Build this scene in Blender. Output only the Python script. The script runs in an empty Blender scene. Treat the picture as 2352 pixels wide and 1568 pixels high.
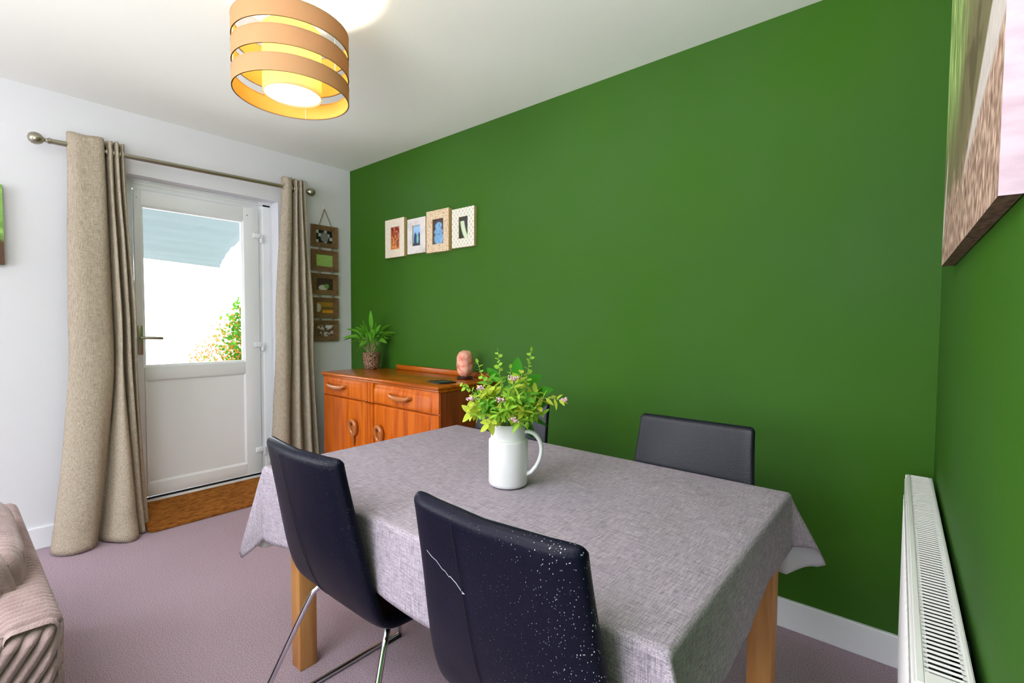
import bpy, bmesh, math, random
from mathutils import Vector, Matrix, noise
D = bpy.data
SC = bpy.context.scene
COL = SC.collection
rnd = random.Random(7)
PI = math.pi

# ------------------------------------------------------------------ camera
CAM_H = 1.23
yaw, pitch, roll = math.radians(40.1745), math.radians(2.2936), math.radians(.3163)
F0 = Vector((-math.sin(yaw), math.cos(yaw), 0)); R0 = Vector((math.cos(yaw), math.sin(yaw), 0))
Fv = F0*math.cos(pitch) - Vector((0, 0, 1))*math.sin(pitch)
U0 = R0.cross(Fv)
Rv = R0*math.cos(roll) + U0*math.sin(roll); Uv = U0*math.cos(roll) - R0*math.sin(roll)
cd = D.cameras.new('camera'); cam = D.objects.new('camera', cd); COL.objects.link(cam)
cam.matrix_world = Matrix(((Rv.x, Uv.x, -Fv.x, 0), (Rv.y, Uv.y, -Fv.y, 0), (Rv.z, Uv.z, -Fv.z, CAM_H), (0, 0, 0, 1)))
cd.sensor_width = 36; cd.lens = 36*1106.1/2352; cd.shift_y = 1.4/2352; cd.clip_start = .01; cd.clip_end = 200
SC.camera = cam

# ------------------------------------------------------------------ light and exposure
SC.view_settings.view_transform = 'Standard'; SC.view_settings.look = 'None'
SC.view_settings.gamma = 1; SC.view_settings.use_curve_mapping = False
SC.view_settings.exposure = 0.28
SC.cycles.use_denoising = True
SC.cycles.max_bounces = 10; SC.cycles.diffuse_bounces = 6; SC.cycles.transparent_max_bounces = 12
SC.cycles.sample_clamp_indirect = 6
W = D.worlds.new('sky'); SC.world = W; W.use_nodes = True
bg = W.node_tree.nodes['Background']; bg.inputs[0].default_value = (.93, .97, 1, 1); bg.inputs[1].default_value = 8

def area(name, loc, rot, sx, sy, power, col, portal=False):
    l = D.lights.new(name, 'AREA'); l.shape = 'RECTANGLE'; l.size = sx; l.size_y = sy; l.energy = power; l.color = col
    if portal: l.cycles.is_portal = True
    o = D.objects.new(name, l); COL.objects.link(o); o.location = loc; o.rotation_euler = rot
    return o
# fill at two assumed windows out of view, added to even out the brightness
area('added_rear_window_fill', (-1.4, -3.56, 1.45), (math.radians(90), 0, math.radians(0)), 2.4, 1.5, 15, (.88, .93, 1))
area('added_side_window_fill', (-3.66, -2.0, 1.25), (0, math.radians(-90), 0), 1.9, 1.8, 12, (.90, .94, 1))
area('added_overhead_fill', (-1.0, -.9, 2.44), (0, 0, 0), 1.5, 1.2, 42, (.94, .95, 1))  # added overhead fill behind the camera, a bare light with no fitting
l = D.lights.new('added_ceiling_bounce', 'SPOT'); l.energy = 120; l.color = (1, .97, .96); l.shadow_soft_size = .45; l.spot_size = math.radians(172); l.spot_blend = .25  # added upward spot out of view, bounces fill off the ceiling
o = D.objects.new('added_ceiling_bounce', l); COL.objects.link(o); o.location = (-.75, -.5, 1.45); o.rotation_euler = (math.radians(180), 0, 0)
area('garden_door_daylight', (-3.78, 1.14, 1.42), (0, math.radians(-90), 0), .96, .56, 1, (1, 1, 1), portal=True)

# ------------------------------------------------------------------ helpers
def link(o): COL.objects.link(o); return o
def xf(parent): return Matrix.Translation(parent.location) @ Matrix.Rotation(parent.rotation_euler.z, 4, 'Z')
def world_of(p):
    m = Matrix.Identity(4)
    while p is not None: m = xf(p) @ m; p = p.parent
    return m
def obj(name, bm, mat, parent=None, smooth=None, world=True):
    me = D.meshes.new(name)
    if parent is not None and world: bm.transform(world_of(parent).inverted())
    bm.normal_update(); bm.to_mesh(me); bm.free()
    for m in (mat if isinstance(mat, (list, tuple)) else [mat]): me.materials.append(m)
    o = D.objects.new(name, me); link(o)
    if parent is not None: o.parent = parent
    if smooth is not None:
        for p in me.polygons: p.use_smooth = True
        if smooth < 180: me.set_sharp_from_angle(angle=math.radians(smooth))
    return o
def tag(o, label=None, cat=None, group=None, kind=None):
    if label: o['label'] = label
    if cat: o['category'] = cat
    if group: o['group'] = group
    if kind: o['kind'] = kind
    return o
def thing(name, label, cat, loc=(0, 0, 0), rz=0, group=None):
    o = D.objects.new(name, None); o.empty_display_size = .05; link(o); o.location = loc; o.rotation_euler = (0, 0, rz)
    return tag(o, label, cat, group)
def struct(name, bm, mat, parent=None, smooth=None):
    o = obj(name, bm, mat, parent, smooth)
    if parent is None: o['kind'] = 'structure'
    return o
def copy_tree(o, parent=None):
    c = o.copy(); link(c); c.parent = parent
    for ch in list(o.children): copy_tree(ch, c)
    return c
def B(): return bmesh.new()
def box(bm, x0, x1, y0, y1, z0, z1, bev=0, seg=2, mi=0):
    r = bmesh.ops.create_cube(bm, size=1, matrix=Matrix.Translation(((x0+x1)/2, (y0+y1)/2, (z0+z1)/2)) @ Matrix.Diagonal((abs(x1-x0), abs(y1-y0), abs(z1-z0), 1)))
    vs = r['verts']
    if mi:
        for f in {f for v in vs for f in v.link_faces}: f.material_index = mi
    if bev:
        es = list({e for v in vs for e in v.link_edges})
        bmesh.ops.bevel(bm, geom=es, offset=bev, segments=seg, profile=.5, affect='EDGES')
    return bm
def lathe(bm, prof, c=(0, 0, 0), n=32, axis='Z', cap=True, mi=0):
    rings = []
    for r, z in prof:
        ring = []
        for i in range(n):
            a = 2*PI*i/n
            p = (r*math.cos(a), r*math.sin(a), z)
            if axis == 'X': p = (p[2], p[0], p[1])
            if axis == 'Y': p = (p[1], p[2], p[0])
            ring.append(bm.verts.new((c[0]+p[0], c[1]+p[1], c[2]+p[2])))
        rings.append(ring)
    for a, b in zip(rings, rings[1:]):
        for i in range(n):
            f = bm.faces.new((a[i], a[(i+1) % n], b[(i+1) % n], b[i])); f.material_index = mi
    if cap:
        if prof[0][0] > 1e-5: bm.faces.new(rings[0][::-1]).material_index = mi
        if prof[-1][0] > 1e-5: bm.faces.new(rings[-1]).material_index = mi
    return bm
def cr(pts, n):
    """Catmull-Rom through pts, n steps a span"""
    P = [Vector(p) for p in pts]; P = [P[0]*2-P[1]] + P + [P[-1]*2-P[-2]]
    out = []
    for i in range(1, len(P)-2):
        for k in range(n):
            t = k/n
            out.append(.5*((2*P[i]) + (P[i+1]-P[i-1])*t + (2*P[i-1]-5*P[i]+4*P[i+1]-P[i+2])*t*t + (3*P[i]-P[i-1]-3*P[i+1]+P[i+2])*t**3))
    out.append(P[-2].copy()); return out
def tube(bm, pts, r, n=10, steps=1, rend=None, mi=0):
    pts = cr(pts, steps) if steps > 1 else [Vector(p) for p in pts]
    rings = []; N = len(pts); up = None
    for i, p in enumerate(pts):
        t = (pts[min(i+1, N-1)]-pts[max(i-1, 0)]).normalized()
        if up is None:
            up = Vector((0, 0, 1)) if abs(t.z) < .9 else Vector((1, 0, 0))
        a = t.cross(up).normalized(); up = a.cross(t).normalized()
        rr = r if rend is None else r+(rend-r)*i/(N-1)
        rings.append([bm.verts.new(p + (a*math.cos(2*PI*k/n) + up*math.sin(2*PI*k/n))*rr) for k in range(n)])
    for A, C in zip(rings, rings[1:]):
        for k in range(n): bm.faces.new((A[k], A[(k+1) % n], C[(k+1) % n], C[k])).material_index = mi
    bm.faces.new(rings[0][::-1]); bm.faces.new(rings[-1])
    return bm
def loft(bm, sections):
    """closed loops of equal count, capped"""
    rs = [[bm.verts.new(p) for p in s] for s in sections]; n = len(rs[0])
    for a, b in zip(rs, rs[1:]):
        for i in range(n): bm.faces.new((a[i], a[(i+1) % n], b[(i+1) % n], b[i]))
    bm.faces.new(rs[0][::-1]); bm.faces.new(rs[-1]); return bm
def grid(bm, fn, nu, nv, mi=0):
    vs = [[bm.verts.new(fn(i/nu, j/nv)) for j in range(nv+1)] for i in range(nu+1)]
    for i in range(nu):
        for j in range(nv): bm.faces.new((vs[i][j], vs[i+1][j], vs[i+1][j+1], vs[i][j+1])).material_index = mi
    return vs
def solid_from_grid(bm, fn, nu, nv, thick):
    """grid sheet with real thickness along fn's second return"""
    def f(k):
        return lambda u, v: (fn(u, v)[0] + fn(u, v)[1]*thick*k)
    a = grid(bm, f(.5), nu, nv); b = grid(bm, f(-.5), nu, nv)
    def stitch(la, lb):
        for i in range(len(la)-1): bm.faces.new((la[i], lb[i], lb[i+1], la[i+1]))
    stitch([r[0] for r in a], [r[0] for r in b]); stitch([r[-1] for r in b], [r[-1] for r in a])
    stitch(b[0], a[0]); stitch(a[-1], b[-1])
    bmesh.ops.recalc_face_normals(bm, faces=bm.faces)
def nz(x, y=0, z=0): return noise.noise(Vector((x, y, z)))
def fbm(x, y, z=0, o=4):
    s = 0; a = .5
    for _ in range(o): s += a*nz(x, y, z); x *= 2.1; y *= 2.1; z *= 2.1; a *= .5
    return s
def sm(a, b, x):
    t = max(0, min(1, (x-a)/(b-a))); return t*t*(3-2*t)

# ------------------------------------------------------------------ materials
def lin(c):
    return tuple((x/255/12.92 if x/255 <= .04045 else ((x/255+.055)/1.055)**2.4) for x in c[:3]) + (1,)
def mat(name, rgb, rough=.6, metal=0, bump=None, var=None, spec=.5, sheen=0, coat=0, trans=0, extra=None):
    """rgb in sRGB 0-255; bump=(scale,strength,stretch); var=(scale,rgb2,lo,hi)"""
    m = D.materials.new(name); m.use_nodes = True; nt = m.node_tree; N = nt.nodes; L = nt.links
    p = N['Principled BSDF']; p.inputs['Base Color'].default_value = lin(rgb); p.inputs['Roughness'].default_value = rough
    p.inputs['Metallic'].default_value = metal; p.inputs['Specular IOR Level'].default_value = spec
    if sheen: p.inputs['Sheen Weight'].default_value = sheen
    if coat: p.inputs['Coat Weight'].default_value = coat; p.inputs['Coat Roughness'].default_value = .15
    tc = N.new('ShaderNodeTexCoord')
    def mp(st):
        q = N.new('ShaderNodeMapping'); q.inputs['Scale'].default_value = st; L.new(tc.outputs['Object'], q.inputs[0]); return q.outputs[0]
    if var:
        sc, c2, lo, hi = var[:4]; st = var[4] if len(var) > 4 else (1, 1, 1)
        n = N.new('ShaderNodeTexNoise'); n.inputs['Scale'].default_value = sc; n.inputs['Detail'].default_value = 6
        L.new(mp(st), n.inputs['Vector'])
        r = N.new('ShaderNodeValToRGB'); r.color_ramp.elements[0].position = lo; r.color_ramp.elements[1].position = hi
        r.color_ramp.elements[0].color = lin(rgb); r.color_ramp.elements[1].color = lin(c2)
        L.new(n.outputs[0], r.inputs[0]); L.new(r.outputs[0], p.inputs['Base Color'])
    if bump:
        sc, s = bump[:2]; st = bump[2] if len(bump) > 2 else (1, 1, 1)
        n = N.new('ShaderNodeTexNoise'); n.inputs['Scale'].default_value = sc; n.inputs['Detail'].default_value = 4
        L.new(mp(st), n.inputs['Vector'])
        b = N.new('ShaderNodeBump'); b.inputs['Strength'].default_value = s; b.inputs['Distance'].default_value = .01
        L.new(n.outputs[0], b.inputs['Height']); L.new(b.outputs[0], p.inputs['Normal'])
    if extra: extra(m, nt, N, L, p, tc)
    return m
def weave(c1, c2, sc=(260, 260, 260), cross=.5, bumpd=.0006, amount=.5):
    """woven cloth: crossing streaks of two thread colours"""
    def fn(m, nt, N, L, p, tc):
        outs = []
        for k, st in enumerate(((sc[0]*.06, sc[1], sc[2]), (sc[0], sc[1]*.06, sc[2]), (sc[0], sc[1], sc[2]*.06))):
            q = N.new('ShaderNodeMapping'); q.inputs['Scale'].default_value = st; L.new(tc.outputs['Object'], q.inputs[0])
            n = N.new('ShaderNodeTexNoise'); n.inputs['Scale'].default_value = 1; n.inputs['Detail'].default_value = 2; L.new(q.outputs[0], n.inputs['Vector']); outs.append(n.outputs[0])
        a = N.new('ShaderNodeMath'); a.operation = 'ADD'; L.new(outs[0], a.inputs[0]); L.new(outs[1], a.inputs[1])
        b = N.new('ShaderNodeMath'); b.operation = 'ADD'; L.new(a.outputs[0], b.inputs[0]); L.new(outs[2], b.inputs[1])
        r = N.new('ShaderNodeMapRange'); r.inputs[1].default_value = 1.5-amount; r.inputs[2].default_value = 1.5+amount; L.new(b.outputs[0], r.inputs[0])
        x = N.new('ShaderNodeMix'); x.data_type = 'RGBA'; x.inputs[6].default_value = lin(c1); x.inputs[7].default_value = lin(c2)
        L.new(r.outputs[0], x.inputs[0]); L.new(x.outputs[2], p.inputs['Base Color'])
        bp = N.new('ShaderNodeBump'); bp.inputs['Distance'].default_value = bumpd; bp.inputs['Strength'].default_value = .6
        L.new(b.outputs[0], bp.inputs['Height']); L.new(bp.outputs[0], p.inputs['Normal'])
    return fn
def vcol(name, rough=.45, spec=.3, mul=1):
    m = D.materials.new(name); m.use_nodes = True; nt = m.node_tree
    a = nt.nodes.new('ShaderNodeAttribute'); a.attribute_name = 'print'
    p = nt.nodes['Principled BSDF']; nt.links.new(a.outputs[0], p.inputs['Base Color'])
    p.inputs['Roughness'].default_value = rough; p.inputs['Specular IOR Level'].default_value = spec
    return m
def translucent(name, rgb, trgb, mixf=.5, bump=None):
    m = D.materials.new(name); m.use_nodes = True; nt = m.node_tree; N = nt.nodes; L = nt.links
    N.remove(N['Principled BSDF'])
    d = N.new('ShaderNodeBsdfDiffuse'); d.inputs[0].default_value = lin(rgb)
    t = N.new('ShaderNodeBsdfTranslucent'); t.inputs[0].default_value = lin(trgb)
    x = N.new('ShaderNodeMixShader'); x.inputs[0].default_value = mixf
    L.new(d.outputs[0], x.inputs[1]); L.new(t.outputs[0], x.inputs[2]); L.new(x.outputs[0], N['Material Output'].inputs[0])
    if bump:
        tc = N.new('ShaderNodeTexCoord'); n = N.new('ShaderNodeTexNoise'); n.inputs['Scale'].default_value = bump[0]
        L.new(tc.outputs['Object'], n.inputs[0])
        b = N.new('ShaderNodeBump'); b.inputs['Strength'].default_value = bump[1]; b.inputs['Distance'].default_value = .01
        L.new(n.outputs[0], b.inputs['Height']); L.new(b.outputs[0], d.inputs['Normal'])
    return m

M = {}
M['green'] = mat('green_emulsion', (52, 97, 16), .66, bump=(60, .05), var=(1.1, (58, 97, 40), .35, .7), spec=.15)
M['white_wall'] = mat('white_emulsion', (222, 222, 229), .7, bump=(60, .04), spec=.3)
M['ceiling'] = mat('ceiling_paint', (240, 243, 238), .8, bump=(40, .03), spec=.2)
M['gloss'] = mat('white_gloss_paint', (232, 234, 240), .3, bump=(25, .02))
M['upvc'] = mat('white_upvc', (240, 243, 248), .25)
M['carpet'] = mat('carpet_pile', (220, 194, 210), .95, bump=(420, .9), var=(260, (166, 138, 156), .40, .62), spec=.1, sheen=.2)
def oakf(c1, c2, c3, ax, sc=1, rough=.4, coat=0):
    def fn(m, nt, N, L, p, tc):
        st = [9*sc]*3; st['XYZ'.index(ax)] = .7*sc
        q = N.new('ShaderNodeMapping'); q.inputs['Scale'].default_value = st; L.new(tc.outputs['Object'], q.inputs[0])
        n = N.new('ShaderNodeTexNoise'); n.inputs['Scale'].default_value = 2.2; n.inputs['Detail'].default_value = 7; n.inputs['Distortion'].default_value = .6; L.new(q.outputs[0], n.inputs['Vector'])
        r = N.new('ShaderNodeValToRGB'); e = r.color_ramp.elements; e[0].position = .3; e[0].color = lin(c2); e[1].position = .72; e[1].color = lin(c3)
        k = e.new(.5); k.color = lin(c1); L.new(n.outputs[0], r.inputs[0]); L.new(r.outputs[0], p.inputs['Base Color'])
        q2 = N.new('ShaderNodeMapping'); st2 = [160*sc]*3; st2['XYZ'.index(ax)] = 5*sc; q2.inputs['Scale'].default_value = st2; L.new(tc.outputs['Object'], q2.inputs[0])
        n2 = N.new('ShaderNodeTexNoise'); n2.inputs['Scale'].default_value = 1; L.new(q2.outputs[0], n2.inputs['Vector'])
        b = N.new('ShaderNodeBump'); b.inputs['Distance'].default_value = .002; b.inputs['Strength'].default_value = .35; L.new(n2.outputs[0], b.inputs['Height']); L.new(b.outputs[0], p.inputs['Normal'])
    return fn
M['oak'] = mat('oiled_oak', (205, 145, 80), .42, extra=oakf((208, 146, 82), (180, 115, 60), (222, 165, 100), 'Z'))
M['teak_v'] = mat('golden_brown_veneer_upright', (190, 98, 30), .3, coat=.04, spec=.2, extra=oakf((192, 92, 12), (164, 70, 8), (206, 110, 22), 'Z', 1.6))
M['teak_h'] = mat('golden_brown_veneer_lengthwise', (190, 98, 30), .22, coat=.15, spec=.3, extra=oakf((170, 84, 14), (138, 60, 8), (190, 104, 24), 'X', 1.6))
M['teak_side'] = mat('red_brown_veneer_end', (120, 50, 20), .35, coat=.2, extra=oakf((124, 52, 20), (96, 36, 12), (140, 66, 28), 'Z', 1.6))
M['handle_wood'] = mat('turned_handle_wood', (176, 100, 44), .25, coat=.6, bump=(30, .05))
M['dark_gap'] = mat('dark_joint', (34, 18, 10), .7)
def leather_extra(m, nt, N, L, p, tc):
    n = N.new('ShaderNodeTexNoise'); n.inputs['Scale'].default_value = 5; L.new(tc.outputs['Object'], n.inputs['Vector'])
    r = N.new('ShaderNodeMapRange'); r.inputs[3].default_value = .30; r.inputs[4].default_value = .46; L.new(n.outputs[0], r.inputs[0]); L.new(r.outputs[0], p.inputs['Roughness'])
def speck(mask):
    def fn(m, nt, N, L, p, tc):
        leather_extra(m, nt, N, L, p, tc)
        v = N.new('ShaderNodeTexVoronoi'); v.inputs['Scale'].default_value = 280; q = N.new('ShaderNodeMapping'); q.inputs['Scale'].default_value = (1, 1, .6); L.new(tc.outputs['Object'], q.inputs[0]); L.new(q.outputs[0], v.inputs['Vector'])
        lt = N.new('ShaderNodeMath'); lt.operation = 'LESS_THAN'; L.new(v.outputs['Distance'], lt.inputs[0])
        n = N.new('ShaderNodeTexNoise'); n.inputs['Scale'].default_value = 7; n.inputs['Detail'].default_value = 3; L.new(tc.outputs['Object'], n.inputs['Vector'])
        s = N.new('ShaderNodeSeparateXYZ'); L.new(tc.outputs['Object'], s.inputs[0])
        a = N.new('ShaderNodeMapRange'); a.inputs[1].default_value = -.12; a.inputs[2].default_value = .2; a.inputs[3].default_value = mask[0]; a.inputs[4].default_value = mask[1]; L.new(s.outputs[0], a.inputs[0])
        c = N.new('ShaderNodeMath'); c.operation = 'MULTIPLY'; L.new(a.outputs[0], c.inputs[0]); L.new(n.outputs[0], c.inputs[1])
        sp = N.new('ShaderNodeTexWhiteNoise'); L.new(v.outputs['Position'], sp.inputs[0])
        d = N.new('ShaderNodeMath'); d.operation = 'MULTIPLY'; L.new(c.outputs[0], d.inputs[0]); L.new(sp.outputs[0], d.inputs[1])
        L.new(d.outputs[0], lt.inputs[1])
        x = N.new('ShaderNodeMix'); x.data_type = 'RGBA'; x.inputs[6].default_value = p.inputs['Base Color'].default_value; x.inputs[7].default_value = lin((200, 200, 205))
        L.new(lt.outputs[0], x.inputs[0]); L.new(x.outputs[2], p.inputs['Base Color'])
    return fn
M['leather'] = mat('black_faux_leather', (12, 14, 30), .38, bump=(240, .12), extra=leather_extra, spec=.32)
M['leather_b'] = mat('black_faux_leather_few_specks', (9, 11, 28), .38, bump=(240, .12), extra=speck((.10, .2)), spec=.13)
M['leather_c'] = mat('black_faux_leather_paint_specks', (9, 11, 30), .38, bump=(240, .12), extra=speck((.05, .48)), spec=.13)
M['scuff'] = mat('pale_scuff', (190, 190, 205), .7)
M['seam'] = mat('dark_stitching', (12, 12, 18), .6)
M['chrome'] = mat('chrome', (200, 202, 208), .12, metal=1)
M['steel'] = mat('brushed_nickel', (170, 165, 148), .3, metal=1, bump=(40, .05))
M['black_rubber'] = mat('black_plastic', (14, 14, 16), .5)
M['cloth'] = mat('grey_woven_tablecloth', (158, 150, 150), .9, spec=.15, extra=weave((120, 112, 124), (182, 170, 182), (520, 520, 520), amount=.34))
M['cloth_under'] = mat('white_cloth_backing', (214, 214, 222), .9, spec=.15, bump=(300, .1))
M['linen'] = mat('oatmeal_linen', (170, 158, 140), .95, spec=.1, extra=weave((142, 130, 114), (196, 183, 167), (480, 480, 480), amount=.3, bumpd=.001))
M['linen_lining'] = mat('pale_curtain_lining', (224, 220, 205), .9)
M['cord_fabric'] = mat('mushroom_jumbo_cord', (168, 144, 144), .85, sheen=.4, bump=(200, .4), var=(14, (138, 114, 116), .35, .75), spec=.15)
M['coir'] = mat('coir', (186, 120, 54), .95, bump=(260, 1), var=(60, (132, 78, 32), .35, .7, (1, .4, 1)), spec=.1)
M['mug'] = mat('white_glazed_stoneware', (226, 225, 230), .32, coat=.2)
M['soil'] = mat('compost', (60, 44, 32), .95, bump=(90, .5))
def basket(m, nt, N, L, p, tc):
    v = N.new('ShaderNodeTexVoronoi'); v.inputs['Scale'].default_value = 95; q = N.new('ShaderNodeMapping'); q.inputs['Scale'].default_value = (1, 1, 1.5)
    L.new(tc.outputs['Object'], q.inputs[0]); L.new(q.outputs[0], v.inputs['Vector'])
    r = N.new('ShaderNodeValToRGB'); r.color_ramp.elements[0].color = lin((190, 150, 118)); r.color_ramp.elements[1].color = lin((64, 42, 30)); r.color_ramp.elements[0].position = .1; r.color_ramp.elements[1].position = .75
    L.new(v.outputs['Distance'], r.inputs[0]); L.new(r.outputs[0], p.inputs['Base Color'])
    b = N.new('ShaderNodeBump'); b.invert = True; b.inputs['Distance'].default_value = .004; L.new(v.outputs['Distance'], b.inputs['Height']); L.new(b.outputs[0], p.inputs['Normal'])
M['basket'] = mat('braided_seagrass', (150, 112, 84), .85, extra=basket)
def leafm(name, rgb, trgb): return translucent(name, rgb, trgb, .35)
M['lily'] = leafm('glossy_leaf', (104, 170, 56), (140, 205, 60))
M['leaf_a'] = leafm('lime_leaf', (150, 195, 72), (180, 220, 70))
M['leaf_y'] = leafm('yellow_green_leaf', (188, 204, 78), (212, 218, 80))
M['leaf_g'] = leafm('mid_green_leaf', (105, 168, 62), (140, 200, 60))
M['leaf_big'] = leafm('broad_green_leaf', (62, 140, 44), (110, 190, 50))
M['leaf_dk'] = leafm('dark_green_leaf', (44, 104, 40), (80, 150, 40))
M['stem'] = mat('green_stem', (140, 165, 84), .6)
M['petiole'] = mat('pale_petiole', (150, 150, 100), .6)
M['pink'] = mat('dusty_pink_blossom', (218, 176, 190), .8, bump=(200, .5))
def salt(m, nt, N, L, p, tc):
    p.inputs['Subsurface Weight'].default_value = .25; p.inputs['Subsurface Radius'].default_value = (.03, .01, .006); p.inputs['Subsurface Scale'].default_value = .5
M['salt'] = mat('pink_rock_salt', (232, 172, 152), .55, bump=(60, .4), var=(26, (206, 112, 84), .45, .62), extra=salt)
M['dark_wood'] = mat('dark_wood_base', (52, 22, 14), .4)
M['driftwood'] = mat('weathered_brown_wood', (124, 92, 58), .6, bump=(60, .3, (1, 8, 1)), var=(22, (98, 70, 40), .4, .7, (1, 1, 5)))
M['rope'] = mat('jute_cord', (132, 104, 76), .9)
M['paper_edge'] = mat('pine_edge', (212, 180, 128), .55)
def fretted(name, c1, c2, kind):
    def fn(m, nt, N, L, p, tc):
        if kind == 'leaf':
            v = N.new('ShaderNodeTexVoronoi'); v.feature = 'DISTANCE_TO_EDGE'; v.inputs['Scale'].default_value = 110
        elif kind == 'lattice':
            v = N.new('ShaderNodeTexVoronoi'); v.feature = 'DISTANCE_TO_EDGE'; v.inputs['Scale'].default_value = 46; v.inputs['Randomness'].default_value = .0
        else:
            v = N.new('ShaderNodeTexVoronoi'); v.inputs['Scale'].default_value = 70
        q = N.new('ShaderNodeMapping'); q.inputs['Rotation'].default_value = (0, math.radians(45 if kind == 'lattice' else 0), 0); q.inputs['Scale'].default_value = (1, .15, .8)
        L.new(tc.outputs['Object'], q.inputs[0]); L.new(q.outputs[0], v.inputs['Vector'])
        r = N.new('ShaderNodeValToRGB'); r.color_ramp.elements[0].color = lin(c1); r.color_ramp.elements[1].color = lin(c2)
        r.color_ramp.elements[0].position = .08; r.color_ramp.elements[1].position = .16 if kind != 'spot' else .6
        L.new(v.outputs['Distance'], r.inputs[0]); L.new(r.outputs[0], p.inputs['Base Color'])
    return mat(name, c1, .6, extra=fn)
M['fr1'] = fretted('cream_frame_pink_flecks', (224, 206, 186), (232, 222, 204), 'spot')
M['fr2'] = mat('whitewashed_frame', (222, 216, 214), .7, var=(16, (196, 188, 186), .5, .75), bump=(40, .2))
M['fr3'] = fretted('gilt_fretwork_frame', (190, 150, 112), (236, 222, 196), 'leaf')
M['fr4'] = fretted('white_lattice_frame', (240, 238, 222), (206, 200, 188), 'lattice')
M['print'] = vcol('photo_print')
M['canvas_print'] = vcol('canvas_print', .8, .1)
M['canvas_side'] = mat('canvas_wrap_pink', (214, 190, 204), .9, bump=(14, .5), var=(16, (192, 164, 180), .4, .7, (1, .3, 2.5)))
M['canvas_back'] = mat('raw_canvas', (200, 190, 175), .9)
M['rad'] = mat('radiator_enamel', (234, 232, 232), .3)
M['rad_in'] = mat('radiator_inside', (60, 58, 60), .8)
M['valve'] = mat('valve_white_plastic', (226, 228, 226), .4)
M['coaster'] = mat('black_slate', (24, 26, 26), .5)
M['slate_line'] = mat('grey_green_inlay', (60, 72, 66), .5)
M['shade_out'] = translucent('beige_shade_fabric', (196, 160, 122), (184, 152, 104), .4, (500, .2))
M['shade_lining'] = translucent('golden_shade_lining', (240, 206, 112), (226, 176, 100), .3)
M['shade_in'] = translucent('inner_shade_fabric', (240, 222, 176), (250, 226, 160), .5)
M['diffuser'] = translucent('opal_diffuser', (250, 248, 240), (255, 250, 240), .75)
M['rim'] = mat('shade_rim_tape', (170, 130, 84), .7)
M['plastic'] = mat('white_plastic', (232, 232, 228), .4)
m = D.materials.new('window_glass'); m.use_nodes = True; nt = m.node_tree
nt.nodes.remove(nt.nodes['Principled BSDF'])
t_ = nt.nodes.new('ShaderNodeBsdfTransparent'); g_ = nt.nodes.new('ShaderNodeBsdfGlossy'); g_.inputs['Roughness'].default_value = .02
x_ = nt.nodes.new('ShaderNodeMixShader'); f_ = nt.nodes.new('ShaderNodeFresnel'); f_.inputs[0].default_value = 1.25
nt.links.new(f_.outputs[0], x_.inputs[0]); nt.links.new(t_.outputs[0], x_.inputs[1]); nt.links.new(g_.outputs[0], x_.inputs[2]); nt.links.new(x_.outputs[0], nt.nodes['Material Output'].inputs[0])
M['glass'] = m
M['paving'] = mat('pale_patio', (236, 232, 224), .9, bump=(20, .1))
M['render_wall'] = mat('pale_garden_wall', (240, 236, 228), .9)
M['sail'] = translucent('white_shade_sail', (126, 136, 142), (120, 134, 132), .5)
M['bush'] = leafm('garden_shrub_leaf', (52, 108, 36), (96, 150, 44))
M['bush_o'] = leafm('orange_seed_head', (176, 112, 56), (176, 118, 60))

# ------------------------------------------------------------------ room shell
XW, YW, H = -3.593, 2.189, 2.458
YB = -3.5                                   # rear wall
XD = -3.683                                 # door plane inside the reveal
OY0, OY1, OZ = .70, 1.605, 2.10             # door opening
def rx(y): return .115-.0279*y              # right wall leans 1.6 degrees off square
b = B(); box(b, -4.0, .6, YB-.2, YW+.25, -.12, 0)
struct('floor', b, M['carpet'])
b = B(); box(b, -3.8, .6, YB-.2, YW+.25, H, H+.12); struct('ceiling', b, M['ceiling'])
b = B(); box(b, XW-.25, .4, YW, YW+.2, -.1, H+.05); struct('wall_back', b, M['green'])
b = B()
v = [b.verts.new(p) for z in (-.1, H+.05) for p in ((rx(YB-.1), YB-.1, z), (rx(YW+.1), YW+.1, z), (.45, YW+.1, z), (.45, YB-.1, z))]
for f in ((0, 1, 2, 3), (7, 6, 5, 4), (0, 4, 5, 1), (1, 5, 6, 2), (2, 6, 7, 3), (3, 7, 4, 0)): b.faces.new([v[i] for i in f])
bmesh.ops.recalc_face_normals(b, faces=b.faces); struct('wall_right', b, M['green'])
b = B()
box(b, XW-.22, XW, -1.05, OY0, -.1, H+.05); box(b, XW-.22, XW, YB-.1, -2.95, -.1, H+.05); box(b, XW-.22, XW, -2.95, -1.05, 2.2, H+.05); box(b, XW-.22, XW, -2.95, -1.05, -.1, .3); box(b, XW-.22, XW, OY1, YW+.05, -.1, H+.05); box(b, XW-.22, XW, OY0, OY1, OZ, H+.05)
struct('wall_left', b, M['white_wall'])
b = B()  # rear wall, with an assumed wide window opening added for the fill
box(b, XW-.2, -2.6, YB-.2, YB, -.1, H+.05); box(b, -.2, .45, YB-.2, YB, -.1, H+.05); box(b, -2.6, -.2, YB-.2, YB, -.1, .7); box(b, -2.6, -.2, YB-.2, YB, 2.2, H+.05)
struct('wall_rear', b, M['white_wall'])
b = B()
box(b, -2.6, -2.54, YB-.15, YB-.08, .7, 2.2); box(b, -.26, -.2, YB-.15, YB-.08, .7, 2.2); box(b, -2.54, -.26, YB-.15, YB-.08, .7, .76); box(b, -2.54, -.26, YB-.15, YB-.08, 2.14, 2.2); box(b, -1.43, -1.37, YB-.15, YB-.08, .76, 2.14)
struct('window_1', b, M['upvc'])  # frame of the assumed rear window, added out of view
b = B()
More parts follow.
